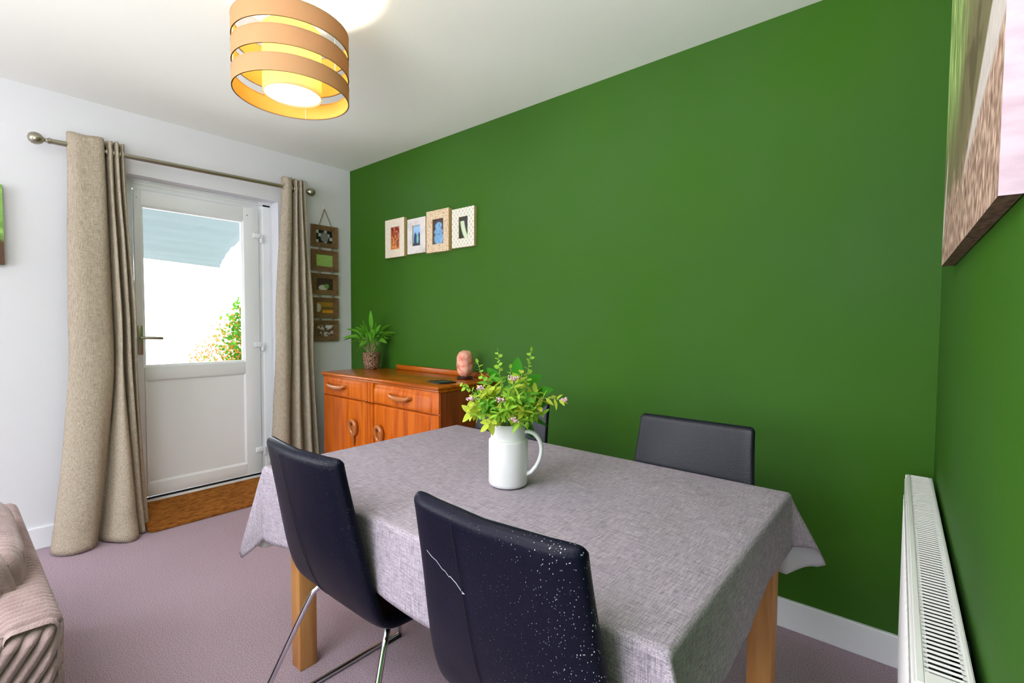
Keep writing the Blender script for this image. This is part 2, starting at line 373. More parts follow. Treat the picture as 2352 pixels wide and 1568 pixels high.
for y0, y1, z0, z1 in ((-2.95, -2.89, .3, 2.2), (-1.11, -1.05, .3, 2.2), (-2.89, -1.11, .3, .36), (-2.89, -1.11, 2.14, 2.2), (-2.03, -1.97, .36, 2.14)): box(b, XW-.15, XW-.08, y0, y1, z0, z1)
struct('window_2', b, M['upvc'])  # frame of the assumed side window, added out of view
# skirting
b = B(); box(b, XW, rx(YW), YW-.018, YW, 0, .118, .004); struct('baseboard_back', b, M['gloss'])
b = B(); box(b, XW, XW+.018, YB, OY0, 0, .118, .004); struct('baseboard_left', b, M['gloss'])
b = B(); box(b, XW, XW+.018, OY1+.02, YW-.02, 0, .118, .004); struct('baseboard_left_short', b, M['gloss'])
b = B()
for y0, y1 in ((YB, 0), (0, YW-.02)):
    vs = [b.verts.new(p) for z in (0, .118) for p in ((rx(y0)-.018, y0, z), (rx(y1)-.018, y1, z), (rx(y1), y1, z), (rx(y0), y0, z))]
    for f in ((0, 1, 2, 3), (7, 6, 5, 4), (0, 4, 5, 1), (1, 5, 6, 2), (2, 6, 7, 3), (3, 7, 4, 0)): b.faces.new([vs[i] for i in f])
bmesh.ops.recalc_face_normals(b, faces=b.faces); struct('baseboard_right', b, M['gloss'])

# ------------------------------------------------------------------ garden door
door = thing('door_1', 'white plastic garden door with a big glass pane over a solid panel', 'door', (XD, 1.15, 0)); door['kind'] = 'structure'
LY0, LY1 = .775, 1.503; LZ0, LZ1 = .118, 2.037; GY0, GY1, GZ0, GZ1 = .822, 1.387, .953, 1.932
b = B(); t0, t1 = XD-.06, XD-.012
box(b, t0, t1, OY0-.02, LY0-.004, 0, OZ+.02, .002); box(b, t0, t1, LY1+.004, OY1+.03, 0, OZ+.02, .002); box(b, t0, t1, LY0-.004, LY1+.004, LZ1+.005, OZ+.02, .002)
box(b, t0-.05, XD+.012, LY0-.004, LY1+.004, 0, LZ0-.016, .003)
box(b, t1-.001, t1+.006, LY1+.03, LY1+.085, .1, LZ1+.05, .002); box(b, t1-.001, t1+.006, LY0, LY1+.085, LZ1+.03, LZ1+.045, .002)
obj('door_frame', b, M['upvc'], door, 40)
b = B(); l0, l1 = XD-.05, XD
box(b, l0, l1, LY0, GY0-.012, LZ0, LZ1, .004); box(b, l0, l1, GY1+.012, LY1, LZ0, LZ1, .004)
box(b, l0, l1, GY0-.012, GY1+.012, GZ1+.012, LZ1, .004); box(b, l0, l1, GY0-.012, GY1+.012, .855, GZ0-.012, .004); box(b, l0, l1, GY0-.012, GY1+.012, LZ0, .20, .004)
leaf = obj('door_leaf', b, M['upvc'], door, 40)
b = B()  # glazing bead, four mitred slopes
def bead(bm, y0, y1, z0, z1, w, xa, xb):
    o = [(y0-w, z0-w), (y1+w, z0-w), (y1+w, z1+w), (y0-w, z1+w)]; i = [(y0, z0), (y1, z0), (y1, z1), (y0, z1)]
    O = [bm.verts.new((xa, *p)) for p in o]; I = [bm.verts.new((xb, *p)) for p in i]; K = [bm.verts.new((xb-.02, *p)) for p in i]
    for k in range(4):
        bm.faces.new((O[k], O[(k+1) % 4], I[(k+1) % 4], I[k])); bm.faces.new((I[k], I[(k+1) % 4], K[(k+1) % 4], K[k]))
bead(b, GY0, GY1, GZ0, GZ1, .016, XD+.001, XD-.012); bmesh.ops.recalc_face_normals(b, faces=b.faces)
obj('glazing_bead', b, M['upvc'], leaf)
b = B(); box(b, XD-.03, XD-.022, GY0-.01, GY1+.01, GZ0-.01, GZ1+.01); obj('glass_pane', b, M['glass'], leaf)
b = B(); box(b, XD-.04, XD-.010, GY0-.02, GY1+.02, .19, .86); bead(b, GY0+.004, GY1+.004, .213, .848, .014, XD+.001, XD-.008); bmesh.ops.recalc_face_normals(b, faces=b.faces)
obj('lower_panel', b, M['upvc'], leaf)
b = B(); box(b, t1, XD+.002, LY0, LY1, LZ0-.014, LZ0-.003); obj('bottom_seal', b, M['black_rubber'], door)
for z in (1.851, 1.064, .293):
    b = B(); box(b, XD, XD+.012, 1.462, 1.514, z-.022, z+.014, .004); box(b, XD-.01, XD+.010, 1.512, 1.532, z-.05, z+.012, .005)
    obj('hinge', b, M['upvc'], door, 40)
b = B(); box(b, XD, XD+.010, .778, .806, 1.02, 1.20, .004); lathe(b, [(.009, 0), (.009, .035)], (XD+.008, .792, 1.123), 12, 'X'); tube(b, [(XD+.04, .788, 1.123), (XD+.046, .82, 1.124), (XD+.046, .875, 1.122), (XD+.043, .898, 1.119)], .009, 10, 4)
obj('door_handle', b, M['steel'], door, 50)
for y in (.79, 1.425):
    b = B(); lathe(b, [(.004, 0), (.004, .003)], (XD, y, 1.985), 10, 'X'); tag(obj('screw_cap', b, M['steel'], leaf), 'small grey cap')

# ------------------------------------------------------------------ outside
b = B(); box(b, -24, -4.0, -10, 14, -.2, -.1); tag(obj('patio', b, M['paving']), kind='structure')
b = B(); box(b, -11.2, -11, -8, 14, -.1, 1.5); tag(obj('garden_wall', b, M['render_wall']), kind='structure')
b = B()
SA, SB, SC_, SD = Vector((-6.0, 2.033, 1.827)), Vector((-6.2, -1.6, 1.86)), Vector((-3.95, -1.6, 2.62)), Vector((-3.95, 2.55, 2.62))
def sailf(u, v):
    p = (SA*(1-u)+SB*u)*(1-v) + (SD*(1-u)+SC_*u)*v
    out = .115*math.sin(PI*v**.9)*(1-u)      # catenary sides pulled in
    p = p + Vector((0, -1, 0))*out*2.2*(1-u)
    p.z += .045*math.sin(PI*u)*(1-v) + .020*math.sin(34*v+3*u)*(.3+u) + .010*math.sin(80*v+2*u)*(1-v) - .10*math.sin(PI*v)*.6
    return p, Vector((.3, 0, 1)).normalized()
solid_from_grid(b, sailf, 40, 60, .004)
tag(obj('shade_sail', b, M['sail'], None, 180), 'pale blue shade sail stretched outside above the garden door', 'shade sail')
def leaf_shape(bm, base, d, nrm, L, wd, curl=.15, seg=5, mi=0, fold=.12):
    """a pointed leaf: two rows of quads either side of a sunken midrib"""
    d = d.normalized(); s = d.cross(nrm).normalized(); n = s.cross(d).normalized()
    prev = None
    for i in range(seg+1):
        t = i/seg
        w_ = wd*.5*math.sin(PI*(t**.8))**.75 if 0 < t < 1 else 0
        c = base + d*L*t - n*curl*L*t*t
        if w_ == 0: row = (bm.verts.new(c),)
        else: row = (bm.verts.new(c+s*w_+n*w_*fold), bm.verts.new(c), bm.verts.new(c-s*w_+n*w_*fold))
        if prev:
            if len(prev) == 1 and len(row) == 3:
                fs = [(prev[0], row[0], row[1]), (prev[0], row[1], row[2])]
            elif len(prev) == 3 and len(row) == 3: fs = [(prev[0], row[0], row[1], prev[1]), (prev[1], row[1], row[2], prev[2])]
            else: fs = [(prev[0], row[0], prev[1]), (prev[1], row[0], prev[2])]
            for f in fs: bm.faces.new(f).material_index = mi
        prev = row
def rv(r=rnd): 
    return Vector((r.gauss(0, 1), r.gauss(0, 1), r.gauss(0, 1))).normalized()
sh = thing('garden_shrub', 'leafy green shrub with orange seed heads seen through the door glass', 'shrub', (-5.5, 2.2, -.1))
b = B()
for i in range(9):
    a = rnd.uniform(0, 6.28); tube(b, [(-5.5, 2.15, -.1), (-5.5+.1*math.cos(a), 2.1+.1*math.sin(a), .5), (-5.5+.28*math.cos(a), 2.1+.32*math.sin(a), 1.0+rnd.random()*.4)], .01, 5, 3, .003)
obj('branches', b, M['stem'], sh)
b = B()
for i in range(3800):
    y = 2.18+rnd.gauss(0, .16); top = 1.5-max(0, 2.1-y)*1.9
    p = Vector((-5.5+rnd.gauss(0, .16), y, rnd.uniform(.2, max(.5, top))))
    leaf_shape(b, p, rv(), rv(), rnd.uniform(.035, .065), .03, seg=3)
tag(obj('foliage', b, M['bush'], sh), kind='stuff')
b = B()
for i in range(1500):
    y = rnd.uniform(1.58, 2.1); p = Vector((-5.4+rnd.gauss(0, .1), y, rnd.uniform(.5, .95+max(0, y-1.6)*.9)*rnd.uniform(.85, 1.12)))
    leaf_shape(b, p, rv(), rv(), rnd.uniform(.022, .045), .016, seg=2)
tag(obj('seed_heads', b, M['bush_o'], sh), kind='stuff')

# ------------------------------------------------------------------ curtains and pole
pole = thing('curtain_pole', 'brushed metal curtain pole with ball ends above the garden door', 'curtain pole', (XW, 1.07, 2.18))
PX = XW+.085
def pz(y): return 2.167+(y-.36)*.0225
b = B(); tube(b, [(PX, .385, pz(.385)), (PX, 1.765, pz(1.765))], .0135, 14); obj('rail', b, M['steel'], pole, 50)
for y, s in ((.385, -1), (1.765, 1)):
    b = B(); pr = [(.0135, -.012), (.016, -.010), (.016, 0), (.010, .004), (.009, .012), (.014, .018), (.023, .024), (.029, .036), (.031, .048), (.028, .062), (.018, .073), (.001, .078)]
    lathe(b, [(r, z*s) for r, z in pr], (PX, y, pz(y)), 20, 'Y'); bmesh.ops.recalc_face_normals(b, faces=b.faces); obj('finial', b, M['steel'], pole, 50)
for y in (.53, 1.70):
    b = B(); tube(b, [(XW, y, pz(y)-.02), (XW+.05, y, pz(y)-.022), (PX, y, pz(y)-.012)], .006, 8, 3); lathe(b, [(.02, 0), (.02, .006)], (XW, y, pz(y)-.02), 16, 'X'); obj('bracket', b, M['steel'], pole, 50)

def curtain(name, label, top, mid, bot, z1, z0, ringspots):
    """plan curves (y, x) at top, middle and hem, blended down the drop"""
    ys = (top[0][0]+top[-1][0])/2
    c = thing(name, label, 'curtain', (PX, ys, 0), group='linen curtains at the garden door')
    A = [cr([(p[1], p[0], 0) for p in q], 5) for q in (top, mid, bot)]; n = len(A[0])-1
    def fn(u, v):
        i = u*n; k = min(int(i), n-1); f = i-k
        P = [a[k].lerp(a[k+1], f) for a in A]
        if v < .5: s = sm(0, 1, v*2); p = P[0].lerp(P[1], s)
        else: s = ((v-.5)*2)**1.6; p = P[1].lerp(P[2], s)
        q = A[1]; T = (q[k+1]-q[k]).normalized(); nrm = Vector((T.y, -T.x, 0))
        wob = .004*nz(u*7, v*5, 3)+.003*nz(u*19, v*3, 9)
        low = sm(.86, 1, v)
        p = Vector((PX+p.x+wob+low*.012*nz(u*9, v*30, 1), p.y+wob, z1+(z0-z1)*v + (.012*nz(u*12, 0, 5) if v > .98 else 0)))
        if v < .02: p.z += .004*math.sin(u*40)
        return p, nrm
    bm = B(); solid_from_grid(bm, fn, n*1, 90, .003)
    o = obj('drape', bm, M['linen'], c, 180)
    for y in ringspots:
        bm = B(); 
        for k in range(20):
            pass
        rr = bmesh.ops.create_cone(bm, cap_ends=False, segments=20, radius1=.026, radius2=.026, depth=.006, matrix=Matrix.Translation((PX, y, pz(y))) @ Matrix.Rotation(PI/2, 4, 'X'))
        lathe(bm, [(.019, -.003), (.026, -.004), (.028, 0), (.026, .004), (.019, .003), (.019, -.003)], (PX, y, pz(y)), 20, 'Y', cap=False)
        obj('eyelet', bm, M['steel'], c, 50)
    return c
curtain('curtain', 'oatmeal linen curtain hanging left of the garden door, wide flat panel then folds',
        [(.458, -.01), (.466, .022), (.50, .040), (.55, .044), (.598, .040), (.612, .012), (.614, -.03), (.622, -.02), (.628, .02), (.637, .036), (.645, .012), (.648, -.03), (.655, -.01), (.660, .026), (.668, .034), (.674, 0), (.677, -.03), (.683, 0), (.690, .028), (.697, .018), (.702, -.02)],
        [(.440, .00), (.455, .035), (.50, .060), (.56, .066), (.605, .052), (.628, .016), (.632, -.02), (.640, .0), (.648, .045), (.660, .06), (.668, .03), (.671, -.01), (.680, .01), (.688, .045), (.700, .052), (.706, .02), (.709, -.01), (.716, .015), (.724, .04), (.732, .026), (.737, -.03)],
        [(.335, .06), (.35, .12), (.42, .17), (.49, .16), (.52, .10), (.525, .055), (.54, .07), (.56, .12), (.60, .18), (.65, .20), (.69, .17), (.685, .10), (.678, .05), (.69, .08), (.715, .12), (.735, .11), (.735, .06), (.73, .03), (.745, .05), (.765, .04), (.772, -.02)],
        2.232, .008, (.487, .606, .622, .652, .665, .68, .695))
curtain('curtain', 'oatmeal linen curtain hanging right of the garden door, narrow even folds',
        [(1.600, -.02), (1.606, .02), (1.625, .040), (1.650, .036), (1.664, .0), (1.668, -.03), (1.676, .0), (1.684, .034), (1.694, .03), (1.700, -.01), (1.705, -.03), (1.713, .01), (1.722, .036), (1.731, .02), (1.736, -.02), (1.745, .01), (1.752, .03), (1.760, .018), (1.766, -.02)],
        [(1.545, -.02), (1.553, .03), (1.58, .058), (1.615, .05), (1.638, .01), (1.645, -.02), (1.655, .01), (1.670, .055), (1.690, .05), (1.702, .01), (1.710, -.02), (1.722, .02), (1.738, .058), (1.756, .04), (1.764, -.01), (1.775, .02), (1.79, .045), (1.803, .03), (1.812, -.02)],
        [(1.48, -.02), (1.485, .04), (1.53, .09), (1.585, .07), (1.612, .02), (1.62, -.01), (1.635, .02), (1.66, .09), (1.69, .08), (1.705, .03), (1.715, -.01), (1.735, .03), (1.76, .10), (1.79, .07), (1.80, .02), (1.815, .04), (1.83, .07), (1.85, .05), (1.86, -.02)],
        2.262, .008, (1.605, 1.66, 1.675, 1.70, 1.73, 1.755))

# ------------------------------------------------------------------ coir mat
b = B()
def matf(u, v):
    x = -3.357+(-3.662+3.357)*u; y = .742+.755*v
    # rounded corners
    return Vector((x, y, .004+.078*sm(.12, 1, u)))
pts = []
r_ = .035
X0, X1, Y0, Y1 = -3.662, -3.357, .742, 1.497
for cx, cy, a0 in ((X1-r_, Y0+r_, -90), (X1-r_, Y1-r_, 0), (X0+r_, Y1-r_, 90), (X0+r_, Y0+r_, 180)):
    for k in range(7):
        a = math.radians(a0+15*k); pts.append((cx+r_*math.cos(a), cy+r_*math.sin(a)))
def mz(x): return .078*sm(X1-.03, X0, x)
vb = [b.verts.new((x, y, .003+mz(x))) for x, y in pts]; vt = [b.verts.new((x, y, .014+mz(x))) for x, y in pts]
b.faces.new(vt); b.faces.new(vb[::-1])
for k in range(len(pts)): b.faces.new((vb[k], vb[(k+1) % len(pts)], vt[(k+1) % len(pts)], vt[k]))
tag(obj('door_mat', b, M['coir'], None), 'brown coir mat with rounded corners at the foot of the garden door', 'door mat')

# ------------------------------------------------------------------ ceiling lamp
LX, LYY, LR = -1.755, .842, .193
LZt, LZb = 2.277, 2.039
lamp = thing('ceiling_light', 'beige fabric drum shade of three bands around a lit inner shade', 'ceiling light', (LX, LYY, H))
def ring(bm, r, z0, z1, t=.0025, n=72, lining=0):
    lathe(bm, [(r, z0), (r, z1)], (LX, LYY, 0), n, cap=False); lathe(bm, [(r, z1), (r-t, z1), (r-t, z0), (r, z0)], (LX, LYY, 0), n, cap=False, mi=lining)
    bmesh.ops.remove_doubles(bm, verts=bm.verts, dist=1e-5); bmesh.ops.recalc_face_normals(bm, faces=bm.faces)
for z0, z1 in ((2.212, 2.277), (2.125, 2.189), (2.039, 2.098)):
    b = B(); ring(b, LR, z0, z1, lining=1); o = obj('shade_band', b, [M['shade_out'], M['shade_lining']], lamp, 60)
    b = B(); ring(b, LR+.0008, z0, z0+.003, .0042); ring(b, LR+.0008, z1-.003, z1, .0042); obj('rim_tape', b, M['rim'], o, 50)
b = B(); ring(b, .098, LZb+.004, LZt-.006, .002, 48); obj('inner_shade', b, M['shade_in'], lamp, 180)
b = B(); lathe(b, [(.0955, LZb+.010), (.0955, LZb+.013)], (LX, LYY, 0), 48); obj('diffuser', b, M['diffuser'], lamp, 50)
b = B()
for a in (20, 140, 260):
    c, s = math.cos(math.radians(a)), math.sin(math.radians(a)); tube(b, [(LX+.0955*c, LYY+.0955*s, 2.27), (LX+(LR-.003)*c, LYY+(LR-.003)*s, 2.27)], .0015, 6); tube(b, [(LX+.012*c, LYY+.012*s, 2.262), (LX+.096*c, LYY+.096*s, 2.27)], .0015, 6)
    tube(b, [(LX+(LR-.004)*c, LYY+(LR-.004)*s, 2.04), (LX+(LR-.004)*c, LYY+(LR-.004)*s, 2.276)], .0014, 6)
obj('wire_frame', b, M['plastic'], lamp, 50)
b = B(); lathe(b, [(.05, H), (.05, H-.012), (.03, H-.03), (.008, H-.034)], (LX, LYY, 0), 28); tube(b, [(LX, LYY, H-.03), (LX, LYY, 2.26)], .003, 8); lathe(b, [(.017, 2.272), (.017, 2.225), (.012, 2.215)], (LX, LYY, 0), 16); bmesh.ops.recalc_face_normals(b, faces=b.faces)
obj('ceiling_rose', b, M['plastic'], lamp, 50)
l = D.lights.new('bulb', 'POINT'); l.energy = 64; l.color = (1, .90, .76); l.shadow_soft_size = .03
o = D.objects.new('bulb', l); link(o); o.parent = lamp; o.location = (0, 0, 2.165-H)

# ------------------------------------------------------------------ prints
def lerpc(a, b, t): t = max(0, min(1, t)); return [a[i]*(1-t)+b[i]*t for i in range(3)]
def blob(u, v, cx, cy, rx_, ry): return 1-sm(.75, 1.1, math.hypot((u-cx)/rx_, (v-cy)/ry))
def p_autumn(u, v):
    n = fbm(u*7, v*12, 1)+.5; c = lerpc((120, 30, 24), (214, 130, 60), 1.1*(1-v)+.3*(n-.5)); c = lerpc(c, (226, 170, 130), sm(.55, .75, n)); return lerpc(c, (60, 50, 80), blob(u, v, .7, .25, .12, .2)*.5)
def p_beach(u, v):
    c = lerpc((96, 160, 220), (170, 205, 240), v*1.0)
    if v > .9: c = (150, 190, 225)
    c = lerpc(c, (60, 60, 80), 1-sm(.12, .2, v)); f = max(blob(u, v, .3, .35, .2, .32), blob(u, v, .8, .36, .18, .3)); c = lerpc(c, (40, 56, 90), f*.9); return lerpc(c, (120, 190, 190), blob(u, v, .58, .33, .16, .24))
def p_figure(u, v):
    c = (70, 58, 60); f = max(blob(u, v, .52, .72, .34, .17), blob(u, v, .5, .5, .44, .14), blob(u, v, .55, .22, .5, .28)); k = .5+fbm(u*6, v*9, 4)
    return lerpc(c, lerpc((90, 130, 180), (150, 200, 235), k), f)
def p_veil(u, v):
    c = lerpc((60, 56, 60), (40, 52, 34), 1-v); f = max(0, 1-abs(u-(.30+.5*(1-v)**2))/.33) if v < .82 else 0
    c = lerpc(c, (206, 222, 190), sm(.1, .5, f)); return c
def p_dog(u, v):
    c = (28, 30, 32) if (int(u*6)+int(v*4)) % 3 else (190, 190, 186); return lerpc(c, (128, 128, 130), blob(u, v, .52, .45, .26, .42))
def p_lime(u, v): return lerpc((146, 186, 96), (172, 204, 120), .5+fbm(u*3, v*9, 2))
def p_tree(u, v):
    c = (64, 50, 42); c = lerpc(c, (205, 205, 196), blob(u, v, .4, .2, .3, .26)); return lerpc(c, (110, 160, 80), blob(u, v, .62, .34, .16, .22))
def p_yellow(u, v):
    c = (210, 150, 40) if .05 < v < .32 and u > .35 else (110, 86, 40); c = lerpc(c, (180, 140, 56), sm(.5, .7, v)*.8); return lerpc(c, (206, 200, 186), blob(u, v, .1, .5, .18, .4))
def p_group(u, v):
    c = lerpc((96, 74, 62), (204, 196, 188), sm(.45, .65, .5+fbm(u*5, v*5, 8))); return lerpc(c, (220, 222, 226), blob(u, v, .72, .85, .24, .2))
def print_mesh(bm, fn, place, nu, nv):
    lay = bm.loops.layers.float_color.new('print') if 'print' not in bm.loops.layers.float_color else bm.loops.layers.float_color['print']
    vs = [[bm.verts.new(place(i/nu, j/nv)) for j in range(nv+1)] for i in range(nu+1)]
    for i in range(nu):
        for j in range(nv):
            f = bm.faces.new((vs[i][j], vs[i+1][j], vs[i+1][j+1], vs[i][j+1]))
            for lp, (a, c) in zip(f.loops, ((i, j), (i+1, j), (i+1, j+1), (i, j+1))):
                lp[lay] = lin([max(0, min(255, q)) for q in fn(a/nu, c/nv)])

def wall_frame(label, x0, x1, z0, z1, wx0, wx1, wz0, wz1, depth, fm, pic, pushed=0):
    t = thing('picture_frame', label, 'picture frame', ((x0+x1)/2, YW, z0), group='photo frames in a row on the green wall')
    y0, y1 = YW-depth, YW
    b = B(); box(b, x0, wx0, y0, y1, z0, z1, .0015, 1); box(b, wx1, x1, y0, y1, z0, z1, .0015, 1); box(b, wx0-.001, wx1+.001, y0, y1, z0, wz0, .0015, 1); box(b, wx0-.001, wx1+.001, y0, y1, wz1, z1, .0015, 1)
    for f in b.faces:
        f.normal_update()
        if f.normal.y > -.5: f.material_index = 1
    obj('surround', b, [fm, M['paper_edge']], t)
    b = B(); print_mesh(b, pic, lambda u, v: (wx0+(wx1-wx0)*u, y0+.008, wz0+(wz1-wz0)*v), 26, 40); obj('photo', b, M['print'], t, 180)
    b = B(); box(b, wx0-.002, wx1+.002, y0+.009, y1-.002, wz0-.002, wz1+.002); obj('backing', b, M['paper_edge'], t)
wall_frame('cream photo frame holding a russet autumn picture, first of four from the corner', -3.077, -2.848, 1.707, 1.986, -3.008, -2.904, 1.765, 1.927, .026, M['fr1'], p_autumn)
wall_frame('whitewashed photo frame holding a small blue seaside picture', -2.817, -2.616, 1.714, 1.960, -2.759, -2.675, 1.768, 1.910, .022, M['fr2'], p_beach)
wall_frame('gilt fretwork photo frame holding a pale blue figure picture', -2.597, -2.372, 1.702, 1.982, -2.535, -2.426, 1.756, 1.922, .030, M['fr3'], p_figure)
wall_frame('white lattice photo frame holding a pale veil picture, nearest the middle of the wall', -2.348, -2.144, 1.712, 1.962, -2.284, -2.203, 1.769, 1.906, .024, M['fr4'], p_veil)

# five linked frames on the white wall
hf = thing('hanging_photo_frames', 'column of five brown wooden photo frames roped together on the white wall', 'picture frames', (XW, 1.957, 1.08))
FZ = [(1.812, 1.980), (1.628, 1.791), (1.444, 1.606), (1.260, 1.420), (1.079, 1.241)]
for (z0, z1), pic in zip(FZ, (p_dog, p_lime, p_tree, p_yellow, p_group)):
    y0, y1 = 1.846, 2.066; w_ = .042; xo = XW+.004; xf_ = XW+.020; xi = XW+.012
    b = B()
    O = [(y0, z0), (y1, z0), (y1, z1), (y0, z1)]; I = [(y0+w_, z0+w_-.006), (y1-w_, z0+w_-.006), (y1-w_, z1-w_+.006), (y0+w_, z1-w_+.006)]
    ob = [b.verts.new((xo, *p)) for p in O]; of = [b.verts.new((xf_, *p)) for p in O]; if_ = [b.verts.new((xi, *p)) for p in I]; ib = [b.verts.new((xo, *p)) for p in I]
    for k in range(4):
        j = (k+1) % 4
        for q in ((ob[k], ob[j], of[j], of[k]), (of[k], of[j], if_[j], if_[k]), (if_[k], if_[j], ib[j], ib[k]), (ib[k], ib[j], ob[j], ob[k])): b.faces.new(q)
    bmesh.ops.recalc_face_normals(b, faces=b.faces); fo = obj('frame', b, M['driftwood'], hf)
    b = B(); print_mesh(b, pic, lambda u, v: (XW+.008, y0+w_-.001+(y1-y0-2*w_+.002)*u, z0+w_-.008+(z1-z0-2*w_+.016)*v), 36, 24); obj('photo', b, M['print'], fo, 180)
    b = B(); box(b, XW+.004, XW+.0075, y0+w_-.002, y1-w_+.002, z0+w_-.009, z1-w_+.009); obj('backing', b, M['driftwood'], fo)
for (a, _), (_, c) in zip(FZ, FZ[1:]):
    for y in (1.905, 2.012):
        b = B(); tube(b, [(XW+.022, y-.003, a+.016), (XW+.024, y-.006, (a+c)/2), (XW+.022, y-.003, c-.016)], .0028, 6, 4); tube(b, [(XW+.022, y+.004, a+.016), (XW+.024, y+.007, (a+c)/2), (XW+.022, y+.004, c-.016)], .0028, 6, 4)
        obj('rope_link', b, M['rope'], hf, 60)
b = B(); tube(b, [(XW+.021, 1.905, 1.97), (XW+.012, 1.955, 2.108)], .0028, 6); tube(b, [(XW+.021, 2.012, 1.97), (XW+.012, 1.957, 2.108)], .0028, 6); obj('hanging_cord', b, M['rope'], hf, 60)
b = B(); lathe(b, [(.012, 0), (.012, .004), (.005, .006), (.004, .016)], (XW, 1.956, 2.118), 14, 'X'); box(b, XW, XW+.006, 1.950, 1.962, 2.098, 2.118, .002); obj('wall_hook', b, M['plastic'], hf, 50)

# small canvas at the left edge of the view
cv = thing('canvas_picture', 'green and brown woodland canvas on the white wall left of the curtain', 'canvas picture', (XW, .0, 1.51))
def p_wood(u, v):
    n = .5+fbm(u*9, v*9, 3); return lerpc((96, 74, 62), lerpc((70, 120, 50), (170, 214, 120), n*1.2), sm(.3, .42, v+.1*n))
b = B(); print_mesh(b, p_wood, lambda u, v: (XW+.034, -.38+.596*u, 1.512+.401*v), 60, 50); obj('printed_face', b, M['canvas_print'], cv, 180)
b = B(); box(b, XW+.001, XW+.0335, -.38, .216, 1.512, 1.913); obj('stretcher', b, M['canvas_print'] if False else mat('woodland_canvas_wrap', (92, 120, 62), .8, var=(30, (90, 74, 58), .4, .6)), cv)

# large canvas on the right wall
cv = thing('canvas_picture', 'large woodland road canvas with a pink wrapped edge on the green right wall', 'canvas picture', (rx(1.3), 1.3, 1.386))
cf0, cf1 = Vector((.041, 1.722, 0)), Vector((.068, .826, 0))       # face, far to near
cb0, cb1 = Vector((.0650, 1.724, 0)), Vector((.0900, .828, 0))     # back
CZ0, CZ1 = 1.386, 2.17
def p_road(u, v):
    n = .5+fbm(u*12, v*9, 5); nf = .5+fbm(u*70, v*34, 2); ns = .5+fbm(u*34, v*7, 12)
    fol = lerpc((96, 120, 62), (190, 218, 140), ns*1.4-.2); fol = lerpc(fol, (112, 106, 78), min(1, .85*sm(.25, .6, u+.15*(n-.5))+.9*sm(.55, .25, v)))
    fol = lerpc(fol, (78, 70, 52), .6*sm(.5, .7, n)*sm(.3, .6, u))
    litter = lerpc((104, 80, 68), (218, 190, 170), nf*1.6-.3)
    lo = .15+.26*(u-.50); up_ = .155+.60*(u-.50)
    c = lerpc(litter, fol, sm(.16, .24, v-.25*max(0, u-.5)+.08*(n-.5)))
    if u > .5: c = lerpc(c, lerpc((206, 200, 194), (180, 170, 164), nf), sm(lo-.01, lo+.015, v)*(1-sm(up_-.012, up_+.012, v)))
    s_ = blob(u, v, .02+.35*(v-.1), .20, .030, .15); return lerpc(c, (204, 198, 190), s_*.9)
b = B(); print_mesh(b, p_road, lambda u, v: (*(cf0.lerp(cf1, u))[:2], CZ0+(CZ1-CZ0)*v), 220, 130); obj('printed_face', b, M['canvas_print'], cv, 180)
b = B()
def q4(a, b_, c, d, mi):
    f = b.faces.new([b.verts.new(p) for p in (a, b_, c, d)]); f.material_index = mi
def up(p, z): return (p.x, p.y, z)
q4(up(cf1, CZ0), up(cb1, CZ0), up(cb1, CZ1), up(cf1, CZ1), 0); q4(up(cf0, CZ0), up(cf0, CZ1), up(cb0, CZ1), up(cb0, CZ0), 1)
q4(up(cf0, CZ1), up(cf1, CZ1), up(cb1, CZ1), up(cb0, CZ1), 1); q4(up(cb0, CZ0), up(cb0, CZ1), up(cb1, CZ1), up(cb1, CZ0), 1)
obj('canvas_edges', b, [M['canvas_side'], M['canvas_back']], cv)
b = B(); print_mesh(b, lambda u, v: lerpc((84, 62, 54), (170, 136, 120), .5+1.1*fbm(u*70, v*3, 6)), lambda u, v: (*(cf0.lerp(cf1, u)*(1-v)+cb0.lerp(cb1, u)*v)[:2], CZ0), 200, 4)
obj('lower_wrap', b, M['canvas_print'], cv, 180)

# ------------------------------------------------------------------ sideboard
sb = thing('sideboard', 'glossy golden brown wooden sideboard with drawers over doors by the green wall', 'sideboard', (-2.56, 1.93, 0))
SX0, SX1, SY0, SY1, SZ = -3.165, -1.955, 1.70, 2.165, .885
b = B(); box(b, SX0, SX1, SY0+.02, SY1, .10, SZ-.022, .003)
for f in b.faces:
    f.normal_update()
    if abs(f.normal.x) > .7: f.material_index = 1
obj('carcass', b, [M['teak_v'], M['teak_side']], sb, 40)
b = B()  # top with rounded moulded edge
box(b, SX0-.006, SX1+.008, SY0-.004, SY1+.003, SZ-.022, SZ, .009, 3); box(b, SX0-.002, SX1+.004, SY0+.004, SY1, SZ-.034, SZ-.02, .004, 2)
obj('top', b, M['teak_h'], sb, 40)
b = B(); box(b, SX0+.22, SX1-.02, SY1-.006, SY1+.012, SZ-.001, SZ+.034, .006, 3); obj('upstand', b, M['teak_h'], sb, 40)
b = B(); box(b, SX0+.02, SX1-.02, SY0+.04, SY1-.02, 0, .10, .002); obj('plinth', b, M['teak_side'], sb)
